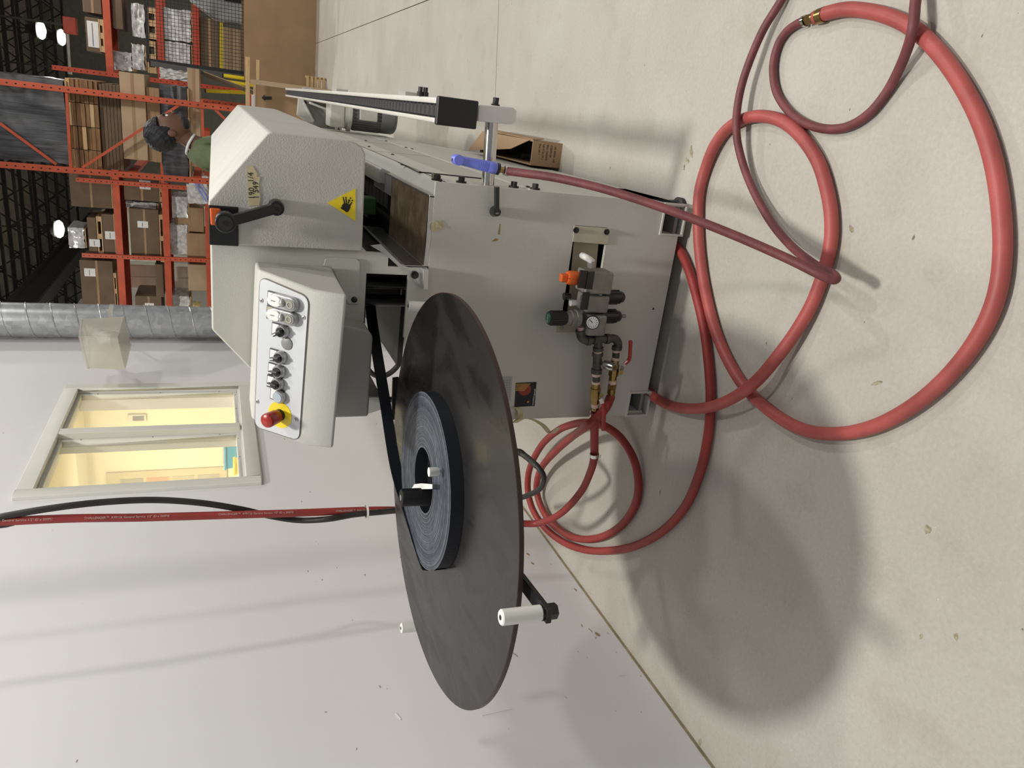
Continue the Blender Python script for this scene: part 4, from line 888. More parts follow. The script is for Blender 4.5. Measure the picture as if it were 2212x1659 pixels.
obj('strap_label', ribbon([P(1106, 905, 1, 2.2), P(1112, 884, 1, 2.2), P(1122, 888, 1, 2.19), P(1124, 905, 1, 2.18), P(1140, 905, 1, 2.16), P(1165, 912, 1, 2.12), P(1190, 935, 1, 2.10)], .018, M['tape'], 'x', None).data and MB().ball((0, 0, -1), .0001, n=4), M['tape'], None) if False else None
ts = thing('tape_curl', P(1140, 905, 1, 2.16), 'curled strip of old masking tape hanging between tray and red hose', 'tape')
ribbon([P(1104, 908, 1, 2.14), P(1100, 893, 1, 2.13), P(1110, 880, 1, 2.12), P(1122, 885, 1, 2.11), P(1124, 900, 1, 2.105), P(1112, 913, 1, 2.10), P(1128, 905, 1, 2.09), P(1150, 906, 1, 2.085), P(1172, 918, 1, 2.08), P(1190, 936, 1, 2.07), P(1206, 924, 1, 2.06)], .020, M['tape'], 'strip', ts)
# big floor hose
bh = thing('floor_hose', G(1900, 920), 'thick dusty red hose sweeping in wide loops over the concrete floor in front', 'hose')
z = .0185
bp = [G(1744, 44, z), G(1762, 38, z), G(1785, 29, z), G(1830, 20, z), G(1890, 27, z), G(1945, 46, z), G(1990, 75, z), G(2035, 122, z), G(2080, 187, z), G(2118, 262, z), G(2145, 345, z), G(2161, 440, z), G(2166, 540, z), G(2155, 630, z), G(2125, 708, z), G(2075, 782, z), G(2010, 848, z), G(1940, 897, z), G(1870, 927, z), G(1800, 937, z), G(1735, 928, z), G(1672, 894, z), G(1615, 843, z), G(1577, 786, z), G(1546, 715, z), G(1524, 630, z), G(1512, 550, z), G(1508, 480, z), G(1510, 420, z), G(1522, 370, z), G(1542, 318, z+.004), G(1570, 280, z), G(1605, 258, z), G(1645, 251, z), G(1690, 262, z), G(1731, 295, z), G(1765, 345, z), G(1784, 400, z), G(1795, 460, z), G(1795, 520, z), G(1782, 580, z), G(1757, 650, z+.002), G(1722, 712, z+.01), G(1680, 770, z+.022), G(1635, 822, z+.036), G(1590, 856, z+.036), G(1545, 876, z+.03), G(1500, 883, z+.02), G(1455, 878, z), G(1420, 862, z), G(1395, 843, z), G(1370, 825, z), G(1340, 800, z)]
obj('hose', MB().tube(bp[1:], .0180, n=18, sub=8), M['redl'], bh, sm=True)
a, b = G(1744, 43, z), G(1782, 31, z)
obj('brass_ferrule', MB().lathe(G(1758, 39, z), b, [(0, .0165), (.4, .0165), (.45, .0195), (1, .0198)], 20), M['brass'], bh, sm=True)
obj('brass_nut', MB().cyl(a, G(1757, 39, z), .014, n=6), M['brass'], bh)
obj('hose_clamp', MB().cyl(G(1736, 46, z), G(1741, 44, z), .0145), M['chrome'], bh, sm=True)
# maroon hose
mh = thing('blow_gun_hose', G(1790, 280), 'thin dark maroon hose rising from the floor to the blue blow gun', 'hose')
zz = .0125
mp_ = [G(1738, 45, .016), G(1722, 52, zz), G(1700, 68, zz), G(1682, 95, zz), G(1672, 130, zz), G(1671, 165, zz), G(1678, 200, zz), G(1697, 232, zz), G(1725, 258, zz), G(1760, 274, zz), G(1800, 279, zz), G(1840, 270, zz), G(1880, 243, zz), G(1915, 200, zz), G(1942, 150, zz+.01), G(1962, 100, zz+.03), G(1972, 60, zz+.045), G(1976, 20, zz+.04), G(1977, -30, zz+.03), G(1955, -110, zz), G(1880, -190, zz), G(1790, -160, zz), G(1725, -70, zz), G(1688, 0, zz+.006), G(1650, 62, zz+.02), G(1622, 125, zz+.03), G(1602, 185, zz+.035), G(1592, 240, zz+.038), G(1591, 285, zz+.036), G(1597, 325, zz+.028), G(1612, 375, zz+.02), G(1634, 425, zz+.02), G(1668, 483, zz+.03), G(1708, 530, zz+.05), G(1750, 565, zz+.08), G(1782, 584, .105), P(1800, 593, 2, .118), P(1806, 602, 2, .130), P(1795, 603, 2, .142), P(1765, 590, 2, .165), P(1700, 558, 2, .205), P(1600, 514, 2, .275), P(1500, 474, 2, .355), P(1400, 438, 2, .44), P(1300, 407, 2, .53), P(1200, 384, 2, .625), P(1130, 374, 2, .695), P(1092, 369, 2, .735)]
obj('hose', MB().tube(mp_, .0118, n=14, sub=8), M['maroon'], mh, sm=True)
# blue blow gun over the chrome rod
ge = mp_[-1]; gt_ = P(988, 345, 1, ge.y-.0)
gu = thing('blow_gun', gt_, 'blue plastic air blow gun hooked over the chrome rod', 'blow gun')
gs = P(1072, 364, 1, ge.y); 
obj('handle', MB().lathe(gs, gt_, [(0, .0150), (.02, .0165), (.2, .0165), (.22, .0155), (.85, .0125), (1, .012)], 24), M['blue'], gu, sm=True)
rb_ = MB(); dg_ = gt_-gs
for k in range(11): c_ = gs+dg_*(.26+.045*k); rb_.lathe(c_, c_+dg_*.015, [(0, .0160-.0003*k), (1, .0160-.0003*k)], 20)
obj('grip_ribs', rb_, M['blue'], gu, sm=True)
obj('valve_head', MB().cyl(gt_+Vector((-.0, -.016, 0)), gt_+Vector((0, .016, 0)), .0145), M['blue'], gu, .002)
obj('nozzle', MB().cyl(gt_, P(976, 345, 1, ge.y), .007, .004).tube([gt_+Vector((0, .015, .0)), gt_+Vector((0, .035, -.003)), gt_+Vector((0, .05, -.012))], .0035, n=8), M['brass'], gu, sm=True)
obj('end_collar', MB().cyl(gs, gs+(ge-gs).normalized()*.008, .0165), M['black'], gu, sm=True)
obj('brass_fitting', MB().cyl(gs+(ge-gs).normalized()*.008, ge, .0085, n=6), M['brass'], gu)
obj('hose_clamp', MB().cyl(ge-(ge-gs).normalized()*.004, ge+(ge-gs).normalized()*.010, .0132), M['chrome'], mh, sm=True)

# ---------------------------------------------------------------- open cardboard box on the floor
X0, X1, YA, YB = -.178, -.068, 3.24, 3.98; BH = P(1148, 338, 1, YA).z
bxx = thing('cardboard_box', ((X0+X1)/2, (YA+YB)/2, 0), 'small open cardboard box with printed end lying beside the machine', 'box')
obj('front_wall', MB().box((X0, YA, 0), (X1, YA+.006, BH)), M['card'], bxx)
obj('back_wall', MB().box((X0, YB-.006, 0), (X1, YB, BH)), M['card'], bxx)
obj('side_wall', MB().box((X1-.006, YA+.006, 0), (X1, YB-.006, BH)), M['card'], bxx)
obj('side_wall', MB().box((X0, YA+.006, 0), (X0+.006, YB-.006, BH)), M['card'], bxx)
obj('bottom', MB().box((X0+.006, YA+.006, 0), (X1-.006, YB-.006, .005)), M['dark'], bxx)
obj('flap', MB().prism([P(1020, 330, 2, BH+.14), (X1-.006, YA+.02, BH), (X1-.006, YB, BH), P(1010, 325, 2, BH+.13)], (.004, 0, .001)), M['card'], bxx) if False else None
fl_ = [(X1, YA+.01, BH), (X1, YB, BH)]
a = P(1148, 350, 2, BH+.03); 
obj('flap', MB().prism([(X1, YA+.03, BH), (X1, YB-.02, BH), (X1-.11, YB+.06, BH+.045), (X1-.055, YA+.18, BH+.035)], (0, 0, .004)), M['card'], bxx)
obj('flap', MB().prism([(X1, YA+.01, BH), (X1+.006, YB-.1, BH), (X1+.012, YB-.1, BH-.05), (X1+.008, YA+.01, BH-.055)], (.004, 0, 0)), M['card'], bxx)
for k, s_ in enumerate(('100 43900 100', 'CG6F2100', 'SKU 1003433', 'Lot 01411911', 'Dec 2011')):
    c_ = P(1194-k*9.5, 364, 1, YA-.0005); text(s_, .0125, (X1-.012, YA-.0005, BH*.20+.010+k*.0195), (-1, 0, 0), (0, 0, -1), M['ink'], bxx)

# ---------------------------------------------------------------- warehouse beyond: racks and stock
def span(x0, x1, y0, y1, Y):       # photo rectangle on the plane Y -> world x0,x1,z0,z1
    xm, ym = (x0+x1)/2, (y0+y1)/2
    return P(xm, y1, 1, Y).x, P(xm, y0, 1, Y).x, P(x1, ym, 1, Y).z, P(x0, ym, 1, Y).z
def carton(r, Y, dep, label, mm='cardd', sheet=None, group=None, seam=True, name='carton', cat='carton', top=True):
    a, b, c, d = span(*r, Y); t = thing(name, ((a+b)/2, Y+dep/2, c), label, cat, group or 'cartons on the pallet racks')
    obj('body', MB().box((a, Y, c), (b, Y+dep, d)), M[mm], t, .01)
    if seam: obj('tape_strip', MB().box((a+.002, Y-.002, (c+d)/2-.02), (b-.002, Y, (c+d)/2+.02)), M['card'], t)
    if top: obj('top_flap', MB().box((a+.01, Y+.01, d), ((a+b)/2-.01, Y+dep-.01, d+.008)).box(((a+b)/2+.01, Y+.01, d), (b-.01, Y+dep-.01, d+.008)), M[mm], t)
    if sheet:
        e, f, g_, h = span(*sheet, Y-.01); obj('label_sheet', MB().box((e, Y-.006, g_), (f, Y-.003, h)), M['paper'], t)
        obj('printed_line', MB().box((e+.02, Y-.008, (g_+h)/2), (f-.03, Y-.006, (g_+h)/2+.015)), M['grey'], t)
    return t
def pallet(r, Y, dep, label, group='wooden pallets on the far rack'):
    a, b, c, d = span(*r, Y); t = thing('pallet', ((a+b)/2, Y+dep/2, c), label, 'pallet', group); h = d-c; e = min(.022, h*.25)
    for k in range(3): obj('block', MB().box((a+(b-a-.1)*k/2, Y, c+e), (a+(b-a-.1)*k/2+.1, Y+dep, d-e)), M['wood'], t)
    obj('deck_board', MB().box((a, Y-.005, d-e), (b, Y+dep*.2, d)), M['wood'], t); obj('deck_board', MB().box((a, Y+dep*.25, d-e), (b, Y+dep, d)), M['wood'], t)
    obj('bottom_board', MB().box((a, Y-.005, c), (b, Y+dep*.2, c+e)), M['wood'], t)
    return t
def wrapped(r, Y, dep, label, mm='wrap', name='wrapped_bundle', group=None, layers=6):
    a, b, c, d = span(*r, Y); t = thing(name, ((a+b)/2, Y+dep/2, c), label, 'bundle', group or 'film wrapped bundles on the racks')
    mb = MB(); bmesh.ops.create_grid(mb.bm, x_segments=1, y_segments=1, size=.0001); mb.bm.clear()
    nx_, nz_ = 10, 8
    # crumpled skin
    def pt(i, j, y): return (a+(b-a)*i/nx_+random.uniform(-.012, .012), y+random.uniform(-.02, .015), c+(d-c)*j/nz_+random.uniform(-.01, .01))
    g0 = [[mb.bm.verts.new(pt(i, j, Y)) for j in range(nz_+1)] for i in range(nx_+1)]
    g1 = [[mb.bm.verts.new(pt(i, j, Y+dep)) for j in range(nz_+1)] for i in range(nx_+1)]
    for i in range(nx_):
        for j in range(nz_): mb.bm.faces.new((g0[i][j], g0[i+1][j], g0[i+1][j+1], g0[i][j+1])); mb.bm.faces.new((g1[i][j], g1[i][j+1], g1[i+1][j+1], g1[i+1][j]))
    for i in range(nx_):
        mb.bm.faces.new((g0[i][0], g1[i][0], g1[i+1][0], g0[i+1][0])); mb.bm.faces.new((g0[i][nz_], g0[i+1][nz_], g1[i+1][nz_], g1[i][nz_]))
    for j in range(nz_):
        mb.bm.faces.new((g0[0][j], g0[0][j+1], g1[0][j+1], g1[0][j])); mb.bm.faces.new((g0[nx_][j], g1[nx_][j], g1[nx_][j+1], g0[nx_][j+1]))
    obj('film', mb, M[mm], t, sm=True)
    obj('base_board', MB().box((a+.01, Y+.01, c-.03), (b-.01, Y+dep-.01, c-.012)), M['wood'], t)
    return t
def upright(x, y, z0, z1, par, mm='rack', w=.08, holes=True):
    o_ = obj('upright', MB().box((x-w/2, y, z0), (x+w/2, y+.07, z1)), M[mm], par, .004)
    if holes:
        hm = MB(); z = max(z0+.1, 1.2)
        while z < z1: hm.box((x-.008, y-.001, z), (x+.008, y+.002, z+.022)); z += .10
        obj('slot_holes', hm, M['dark'], o_, kind='stuff')
    return o_
# near rack: end frame seen square on
Y1 = 12.0
nr = thing('pallet_rack', (-.82, Y1, 0), 'nearest orange pallet rack, its perforated end frame facing the camera with grey wrapped load', 'rack', 'orange pallet racks')
ux0, ux1 = P(200, 200, 1, Y1).x, P(200, 372, 1, Y1).x
for yy in (Y1, 14.7):
    upright(ux0, yy, 0, 6.2, nr); upright(ux1, yy, 0, 6.2, nr)
br = MB()
def brace(p, q): br.bar(P(*p, 1, Y1+.035), P(*q, 1, Y1+.035), .035, .035)
for p, q in (((143, 190), (153, 362)), ((436, 215), (440, 345))): obj('horizontal_brace', MB().bar(P(*p, 1, Y1+.035), P(*q, 1, Y1+.035), .035, .035), M['rack'], nr)
for p, q in (((0, 266), (122, 355)), ((178, 362), (402, 217)), ((460, 232), (520, 290)), ((-150, 180), (-20, 255))): obj('diagonal_brace', MB().bar(P(*p, 1, Y1+.035), P(*q, 1, Y1+.035), .035, .035), M['rack'], nr)
for zz_ in (2.62, 1.75, .35):
    for x_ in (ux0, ux1): obj('shelf_beam', MB().box((x_-.03, Y1+.07, zz_-.06), (x_+.03, 14.7, zz_+.06)), M['rack'], nr, .004)
wrapped((-30, 143, 163, 348), Y1+.12, 1.1, 'large dark grey bundle in stretch film, topmost load on the nearest orange rack', 'wrapd')
tl = span(146, 214, 172, 372, Y1+.12)
lt = thing('timber_stack', ((tl[0]+tl[1])/2, Y1+.6, tl[2]), 'stack of rough brown timber under the dark grey wrapped bundle', 'timber stack')
for k in range(7):
    for q in range(4):
        w_ = (tl[1]-tl[0])/4; hz = (tl[3]-tl[2])/7; a_ = tl[0]+w_*q
        obj('timber', MB().box((a_+.004, Y1+.13+random.uniform(0, .05), tl[2]+hz*k), (a_+w_-.004, Y1+1.2, tl[2]+hz*(k+1)-.006)), M['wood'] if k > 5 or (k, q) in ((3, 1), (1, 2)) else M['woodd'], lt)
bs = span(217, 262, 180, 366, Y1+.2); 
db = thing('board_stack', ((bs[0]+bs[1])/2, Y1+.6, bs[2]), 'dark brown board stack below the rough timber on the nearest rack', 'board stack')
for k in range(6): obj('board', MB().box((bs[0], Y1+.2, bs[2]+(bs[3]-bs[2])*k/6), (bs[1]-random.uniform(0, .03), Y1+1.2, bs[2]+(bs[3]-bs[2])*(k+.88)/6)), M['cardd'], db)
carton((262, 316, 158, 345), Y1+.15, 1.0, 'pale corrugated carton on the nearest rack left of the striped cardboard sheets', 'cardl', top=False)
carton((318, 347, 190, 350), Y1+.2, 1.0, 'pale narrow carton on the nearest rack above the man with dark hair', 'card', top=False)
wrapped((349, 405, 186, 395), Y1+.25, 1.0, 'dark grey film wrapped bundle behind the man with dark hair', 'wrapd')
carton((407, 433, 148, 360), Y1+.3, 1.0, 'pale carton under the dark wrapped bundle behind the man', 'cardl', top=False)
wrapped((345, 406, 150, 172), Y1+.35, .6, 'small clear wrapped package beside the near orange upright', 'wrap')

# far rack, parallel to the picture
Y2 = 17.0
fr = thing('pallet_rack', (-3.7, Y2, 0), 'far orange pallet rack facing the camera, stacked with brown cartons on two levels', 'rack', 'orange pallet racks')
for px in (555, 735, 395): 
    c_ = P(255, px, 1, Y2-.08); upright(c_.x, Y2-.08, 0, 4.05, fr, 'rackd' if px == 735 else 'rack', .085)
xa, xb = P(255, 745, 1, Y2).x, P(255, 262, 1, Y2).x
for px in (260, 362, 452):
    zc_ = P(px, 555, 1, Y2).z
    obj('shelf_beam', MB().box((xa, Y2-.05, zc_-.065), (xb, Y2, zc_+.065)), M['rack'], fr, .005)
    obj('shelf_beam', MB().box((xa, Y2+1.05, zc_-.065), (xb, Y2+1.1, zc_+.065)), M['rackd'], fr, .005)
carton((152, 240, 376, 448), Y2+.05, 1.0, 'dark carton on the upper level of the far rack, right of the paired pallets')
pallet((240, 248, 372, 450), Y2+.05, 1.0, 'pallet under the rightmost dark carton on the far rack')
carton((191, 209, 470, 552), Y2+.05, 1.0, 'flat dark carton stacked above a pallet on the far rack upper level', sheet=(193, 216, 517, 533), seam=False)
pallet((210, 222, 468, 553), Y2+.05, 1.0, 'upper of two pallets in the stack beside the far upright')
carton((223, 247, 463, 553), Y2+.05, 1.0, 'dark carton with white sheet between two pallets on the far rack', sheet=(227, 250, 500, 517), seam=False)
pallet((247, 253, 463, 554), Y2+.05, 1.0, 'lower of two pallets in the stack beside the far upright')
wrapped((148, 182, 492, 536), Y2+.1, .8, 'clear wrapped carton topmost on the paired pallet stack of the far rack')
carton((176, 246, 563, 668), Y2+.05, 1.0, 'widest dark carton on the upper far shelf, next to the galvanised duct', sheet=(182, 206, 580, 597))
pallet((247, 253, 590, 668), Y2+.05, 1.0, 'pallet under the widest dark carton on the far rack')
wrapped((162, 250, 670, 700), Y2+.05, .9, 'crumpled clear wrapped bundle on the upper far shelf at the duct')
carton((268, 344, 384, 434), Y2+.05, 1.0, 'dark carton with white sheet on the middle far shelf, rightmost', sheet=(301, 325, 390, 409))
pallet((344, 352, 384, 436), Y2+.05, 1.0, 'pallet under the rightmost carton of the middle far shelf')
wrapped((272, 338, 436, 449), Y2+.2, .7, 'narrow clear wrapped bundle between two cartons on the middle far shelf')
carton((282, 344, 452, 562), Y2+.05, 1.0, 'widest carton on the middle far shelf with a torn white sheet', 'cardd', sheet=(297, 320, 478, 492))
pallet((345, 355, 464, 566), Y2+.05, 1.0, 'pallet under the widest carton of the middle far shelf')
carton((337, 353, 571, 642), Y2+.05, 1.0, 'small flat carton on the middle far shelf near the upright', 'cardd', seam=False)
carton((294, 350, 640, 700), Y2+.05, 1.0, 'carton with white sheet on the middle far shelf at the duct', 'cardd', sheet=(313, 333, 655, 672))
wrapped((404, 449, 380, 440), Y2-.3, .8, 'brown film wrapped bundle at the foot of the near upright, above the hood', 'wrap')
for k_ in range(2): a_, b_ = P(415+8*k_, 385, 1, Y2-.34), P(446+3*k_, 436-8*k_, 1, Y2-.34); obj('blue_strap', MB().bar(a_, b_, .02, .01, (0, 1, 0)), M['blue'], [o for o in C.objects if o.name.startswith('wrapped_bundle') and o.parent is None][-1])
# lower far shelf
wrapped((372, 405, 425, 470), Y2+.1, .8, 'clear wrapped white package on the lower far shelf, right one')
wrapped((368, 406, 485, 550), Y2+.1, .8, 'clear wrapped white package on the lower far shelf, middle one')
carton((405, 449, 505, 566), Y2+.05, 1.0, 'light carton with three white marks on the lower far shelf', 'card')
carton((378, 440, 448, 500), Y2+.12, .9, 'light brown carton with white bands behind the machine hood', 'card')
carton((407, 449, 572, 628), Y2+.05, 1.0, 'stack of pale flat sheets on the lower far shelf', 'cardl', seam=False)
wrapped((373, 410, 640, 690), Y2+.1, .8, 'clear wrapped brown package on the lower far shelf by the duct')
a, b, c, d = span(419, 433, 660, 696, Y2-.1)
yb_ = thing('yellow_bin', ((a+b)/2, Y2, c), 'bright yellow bin on the lower far shelf by the duct', 'bin')
obj('bin_body', MB().hexa([(a+.02, Y2-.1, c), (b-.02, Y2-.1, c), (b-.02, Y2+.3, c), (a+.02, Y2+.3, c)], [(a, Y2-.12, d), (b, Y2-.12, d), (b, Y2+.32, d), (a, Y2+.32, d)]), mat('pale_yellow', (.85, .75, .3), .5), yb_, .01)
obj('bin_rim', MB().box((a-.01, Y2-.14, d), (b+.01, Y2-.11, d+.02)), bpy.data.materials['pale_yellow'], yb_)
# pale cabinets standing behind the far rack
for k, (r_, lb) in enumerate((((277, 338, 572, 622), 'pale grey cabinet behind the middle far shelf'), ((372, 405, 572, 618), 'pale grey cabinet behind the lower far shelf'), ((276, 296, 440, 690), 'dim grey cabinet behind the middle far shelf, partly hidden'))):
    a, b, c, d = span(*r_, 18.6+k*.7); t = thing('cabinet', ((a+b)/2, 18.8+k*.7, 0), lb, 'cabinet', 'cabinets behind the far rack')
    yk = 18.6+k*.7; obj('body', MB().box((a, yk, 0), (b, yk+.4, d)), mat('cabinet_paint', (.74, .76, .68), .5) if k == 0 else bpy.data.materials['cabinet_paint'], t, .01)
    obj('door', MB().box((a+.03, yk-.02, .1), ((a+b)/2-.01, yk, d-.03)), bpy.data.materials['cabinet_paint'], t); obj('door', MB().box(((a+b)/2+.01, yk-.02, .1), (b-.03, yk, d-.03)), bpy.data.materials['cabinet_paint'], t)

# right hand rack, far away
Y3 = 16.2
rr_ = thing('pallet_rack', (.9, Y3, 0), 'red and orange pallet rack in the far corner behind the wire mesh', 'rack', 'orange pallet racks')
xl_, xr_ = P(230, 160, 1, Y3).x, 3.2
for k, px in enumerate((232, 345, 423)):
    zc_ = P(px, 60, 1, Y3).z; obj('shelf_beam', MB().box((xl_, Y3, zc_-.06), (xr_, Y3+.06, zc_+.06)), M['rack'] if k == 0 else M['rackd'], rr_, .005)
    obj('shelf_beam', MB().box((xl_, Y3+1.0, zc_-.06), (xr_, Y3+1.06, zc_+.06)), M['rackd'], rr_, .005)
upright(xl_, Y3-.07, 0, P(112, 130, 1, Y3).z, rr_, 'rackd'); upright(xr_-.1, Y3-.07, 0, 4.3, rr_, 'rackd'); upright(xl_, Y3+1.0, 0, 4.2, rr_, 'rackd', holes=False)
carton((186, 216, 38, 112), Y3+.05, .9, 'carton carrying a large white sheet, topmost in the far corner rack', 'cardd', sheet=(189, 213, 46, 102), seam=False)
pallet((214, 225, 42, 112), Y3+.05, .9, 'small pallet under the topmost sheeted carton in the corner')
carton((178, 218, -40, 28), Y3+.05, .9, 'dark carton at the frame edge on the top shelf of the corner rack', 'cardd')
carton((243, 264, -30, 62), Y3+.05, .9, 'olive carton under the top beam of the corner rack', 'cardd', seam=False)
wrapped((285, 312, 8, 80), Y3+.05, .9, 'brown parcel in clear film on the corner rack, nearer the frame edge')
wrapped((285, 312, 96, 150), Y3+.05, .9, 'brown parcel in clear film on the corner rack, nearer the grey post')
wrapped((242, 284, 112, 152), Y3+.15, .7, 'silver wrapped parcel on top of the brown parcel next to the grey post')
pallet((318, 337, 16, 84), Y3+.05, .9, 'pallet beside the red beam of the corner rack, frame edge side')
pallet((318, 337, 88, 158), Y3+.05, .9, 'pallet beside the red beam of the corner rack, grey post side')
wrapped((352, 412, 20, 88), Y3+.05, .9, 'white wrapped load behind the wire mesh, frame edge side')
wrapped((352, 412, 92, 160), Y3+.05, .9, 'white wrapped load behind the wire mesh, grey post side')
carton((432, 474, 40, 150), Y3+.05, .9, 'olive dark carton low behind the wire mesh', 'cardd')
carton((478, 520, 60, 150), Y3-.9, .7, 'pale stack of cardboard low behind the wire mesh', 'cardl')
# guarded machine behind mesh
gm = thing('guarded_machine', P(470, 30, 1, 15.2), 'pale grey machine body behind the wire mesh guard', 'machine')
a, b, c, d = span(408, 524, -30, 40, 15.0); obj('body', MB().prism([(b, 15.0, c), (b, 15.0, d), (a+.25, 15.0, d), (a, 15.0, c+.45), (a, 15.0, c)], (0, .6, 0)), mat('mid_grey_machine', (.36, .38, .38), .5), gm, .02)
obj('base', MB().box((a, 15.0, 0), (b, 15.6, c)), M['motor'], gm)
obj('dark_door', MB().box((a+.3, 14.98, c+.02), (a+.8, 15.0, c+.3)), M['dark'], gm)
yr = P(478, 48, 1, 14.6); yr2 = P(478, 155, 1, 14.6)
obj('yellow_rail', MB().bar(yr, yr2, .05, .05), M['yellow'], gm)
# wire mesh guard
Ym = 13.7
mg = thing('mesh_guard', P(420, 60, 1, Ym), 'black wire mesh guard panel behind the tall cardboard bin', 'guard')
a, b, c, d = span(316, 524, -60, 150, Ym); a = P(420, 140, 1, Ym).x; z0_, z1_ = .1, P(316, 60, 1, Ym).z
wm = MB(); x_ = a
while x_ < b: wm.bar((x_, Ym, z0_), (x_, Ym, z1_), .006, .006); x_ += .052
z_ = .9
while z_ < z1_: wm.bar((a, Ym, z_), (b, Ym, z_), .006, .006); z_ += .052
obj('wire_mesh', wm, M['blacksoft'], mg, kind='stuff')
obj('top_rail', MB().box((a, Ym-.02, z1_-.03), (b, Ym+.02, z1_+.01)), M['blacksoft'], mg); obj('post', MB().box((a-.05, Ym-.03, 0), (a, Ym+.03, z1_+.02)), M['blacksoft'], mg)
gp = P(325, 137, 1, 13.3); gp2 = P(540, 172, 1, 13.3); dirp = (gp2-gp).normalized(); gp3 = gp2+dirp*((0-gp2.z)/dirp.z)
tp_ = thing('grey_post', (gp3.x, 13.3, 0), 'dark grey leaning steel bar beside the wire mesh guard', 'post')
obj('bar', MB().bar(gp, gp3, .075, .06, (0, 1, 0)), mat('dark_grey_paint', (.09, .09, .09), .5), tp_, .006); obj('cap', MB().bar(gp-dirp*.01, gp, .085, .07, (0, 1, 0)), M['black'], tp_)
for k, (p, q, mm, lb) in enumerate((((483, 163), (545, 172), M['yellow'], 'thin yellow bar by the grey post'), ((485, 176), (545, 184), M['yellow'], 'thicker yellow bar below the thin yellow one'), ((445, 196), (530, 200), M['yellow'], 'pale yellow tube beside the white wrapped strip'))):
    a_, b_ = P(*p, 1, 13.1), P(*q, 1, 13.1); dv = (b_-a_).normalized(); e_ = b_+dv*(b_.z/abs(dv.z)); t = thing('yellow_bar', e_, lb, 'bar', 'yellow bars by the grey post')
    obj('tube', MB().cyl(e_, a_, .028, n=10), mm, t, sm=True); obj('end_plug', MB().cyl(a_, a_-dv*.02, .03, n=10), M['black'], t)
a_, b_ = P(440, 160, 1, 12.9), P(536, 196, 1, 12.9); dv = (b_-a_).normalized(); e_ = b_+dv*(b_.z/abs(dv.z))
t = thing('leaning_board', e_, 'narrow brown board leaning between the yellow bars', 'board'); obj('plank', MB().bar(e_, a_, .06, .03, (0, 1, 0)), M['cardd'], t); obj('edge_strip', MB().bar(e_+Vector((.035, 0, 0)), a_+Vector((.035, 0, 0)), .008, .03, (0, 1, 0)), M['wood'], t)

# cardboard bin, second carton with arrow and timber frame
Yb = 12.9
xl2 = P(600, 182, 1, Yb).x; H1 = P(527, 90, 1, Yb).z
cbn = thing('cardboard_bin', (1.3, Yb+.5, 0), 'tall plain brown cardboard bin standing on the floor at the frame edge', 'bin')
obj('front_wall', MB().box((xl2, Yb, 0), (2.6, Yb+.02, H1)), M['card'], cbn)
obj('side_wall', MB().box((xl2, Yb+.02, 0), (xl2+.02, Yb+1.0, H1)), M['card'], cbn); obj('side_wall', MB().box((2.58, Yb+.02, 0), (2.6, Yb+1.0, H1)), M['card'], cbn)
obj('back_wall', MB().box((xl2+.02, Yb+.98, 0), (2.58, Yb+1, H1)), M['card'], cbn); obj('bottom', MB().box((xl2+.02, Yb+.02, 0), (2.58, Yb+.98, .02)), M['card'], cbn)
a, b, c, d = span(552, 700, 182, 262, 11.2)
ac = thing('arrow_carton', ((a+b)/2, 11.4, 0), 'brown carton with a black arrow printed on it, behind the machine motor', 'carton')
obj('body', MB().box((a, 11.2, 0), (b, 11.9, d)), M['card'], ac, .006)
obj('printed_arrow', MB().prism([P(*p, 1, 11.199) for p in ((565, 211), (572, 204.5), (572, 208.5), (587, 208.5), (587, 215.5), (573, 215.5), (573, 219))], (0, -.002, 0)), M['ink'], ac)
sb = span(540, 556, 202, 215, 11.1)
sbx = thing('small_white_box', ((sb[0]+sb[1])/2, 11.3, d), 'small white box with a red band standing on the arrow carton', 'box')
w0 = P(550, 215, 1, 11.3); obj('body', MB().box((w0.x-.10, 11.22, d+.001), (w0.x+.06, 11.45, d+.10)), M['paper'], sbx, .003); obj('red_band', MB().box((w0.x-.101, 11.218, d+.055), (w0.x+.061, 11.22, d+.085)), mat('print_red', (.5, .04, .03), .5, var=0), sbx)
tf = thing('pine_frame', (w0.x, 11.0, 0), 'pale pine frame of thin boards on end beside the arrow carton', 'crate')  # open timber frame of boards, not a crate
p0, p1 = P(531, 122, 1, 11.0), P(531, 250, 1, 11.0)
obj('top_rail', MB().box((p0.x, 11.0, p0.z-.05), (p1.x, 11.09, p0.z)), M['wood'], tf, .003)
q0, q1 = P(541, 176, 1, 10.98), P(640, 190, 1, 10.98); obj('post', MB().bar((q0.x, 10.98, q0.z), (q0.x, 10.98, 0), .05, .06), M['cardl'], tf, .003)
q2 = P(548, 130, 1, 11.0); obj('short_leg', MB().box((q2.x-.02, 11.0, 0), (q2.x+.02, 11.08, p0.z-.05)), M['wood'], tf, .003) if False else None
obj('cross_rail', MB().box((p0.x-.28, 11.0, p0.z-.17), (p0.x-.02, 11.05, p0.z-.13)), M['wood'], tf, .003)
w1 = P(690, 185, 2, 0.0)
pl_ = thing('slat_crate', (w1.x, 11.6, 0), 'low pine slat crate on the floor beyond the roller beam', 'crate')
for k in range(5): obj('slat', MB().box((w1.x-.45, 11.5, .02+k*.055), (w1.x+.1, 11.53, .02+k*.055+.035)), M['wood'], pl_)
for x_ in (-.45, -.17, .07): obj('corner_post', MB().box((w1.x+x_, 11.53, 0), (w1.x+x_+.03, 11.56, .29)), M['wood'], pl_)
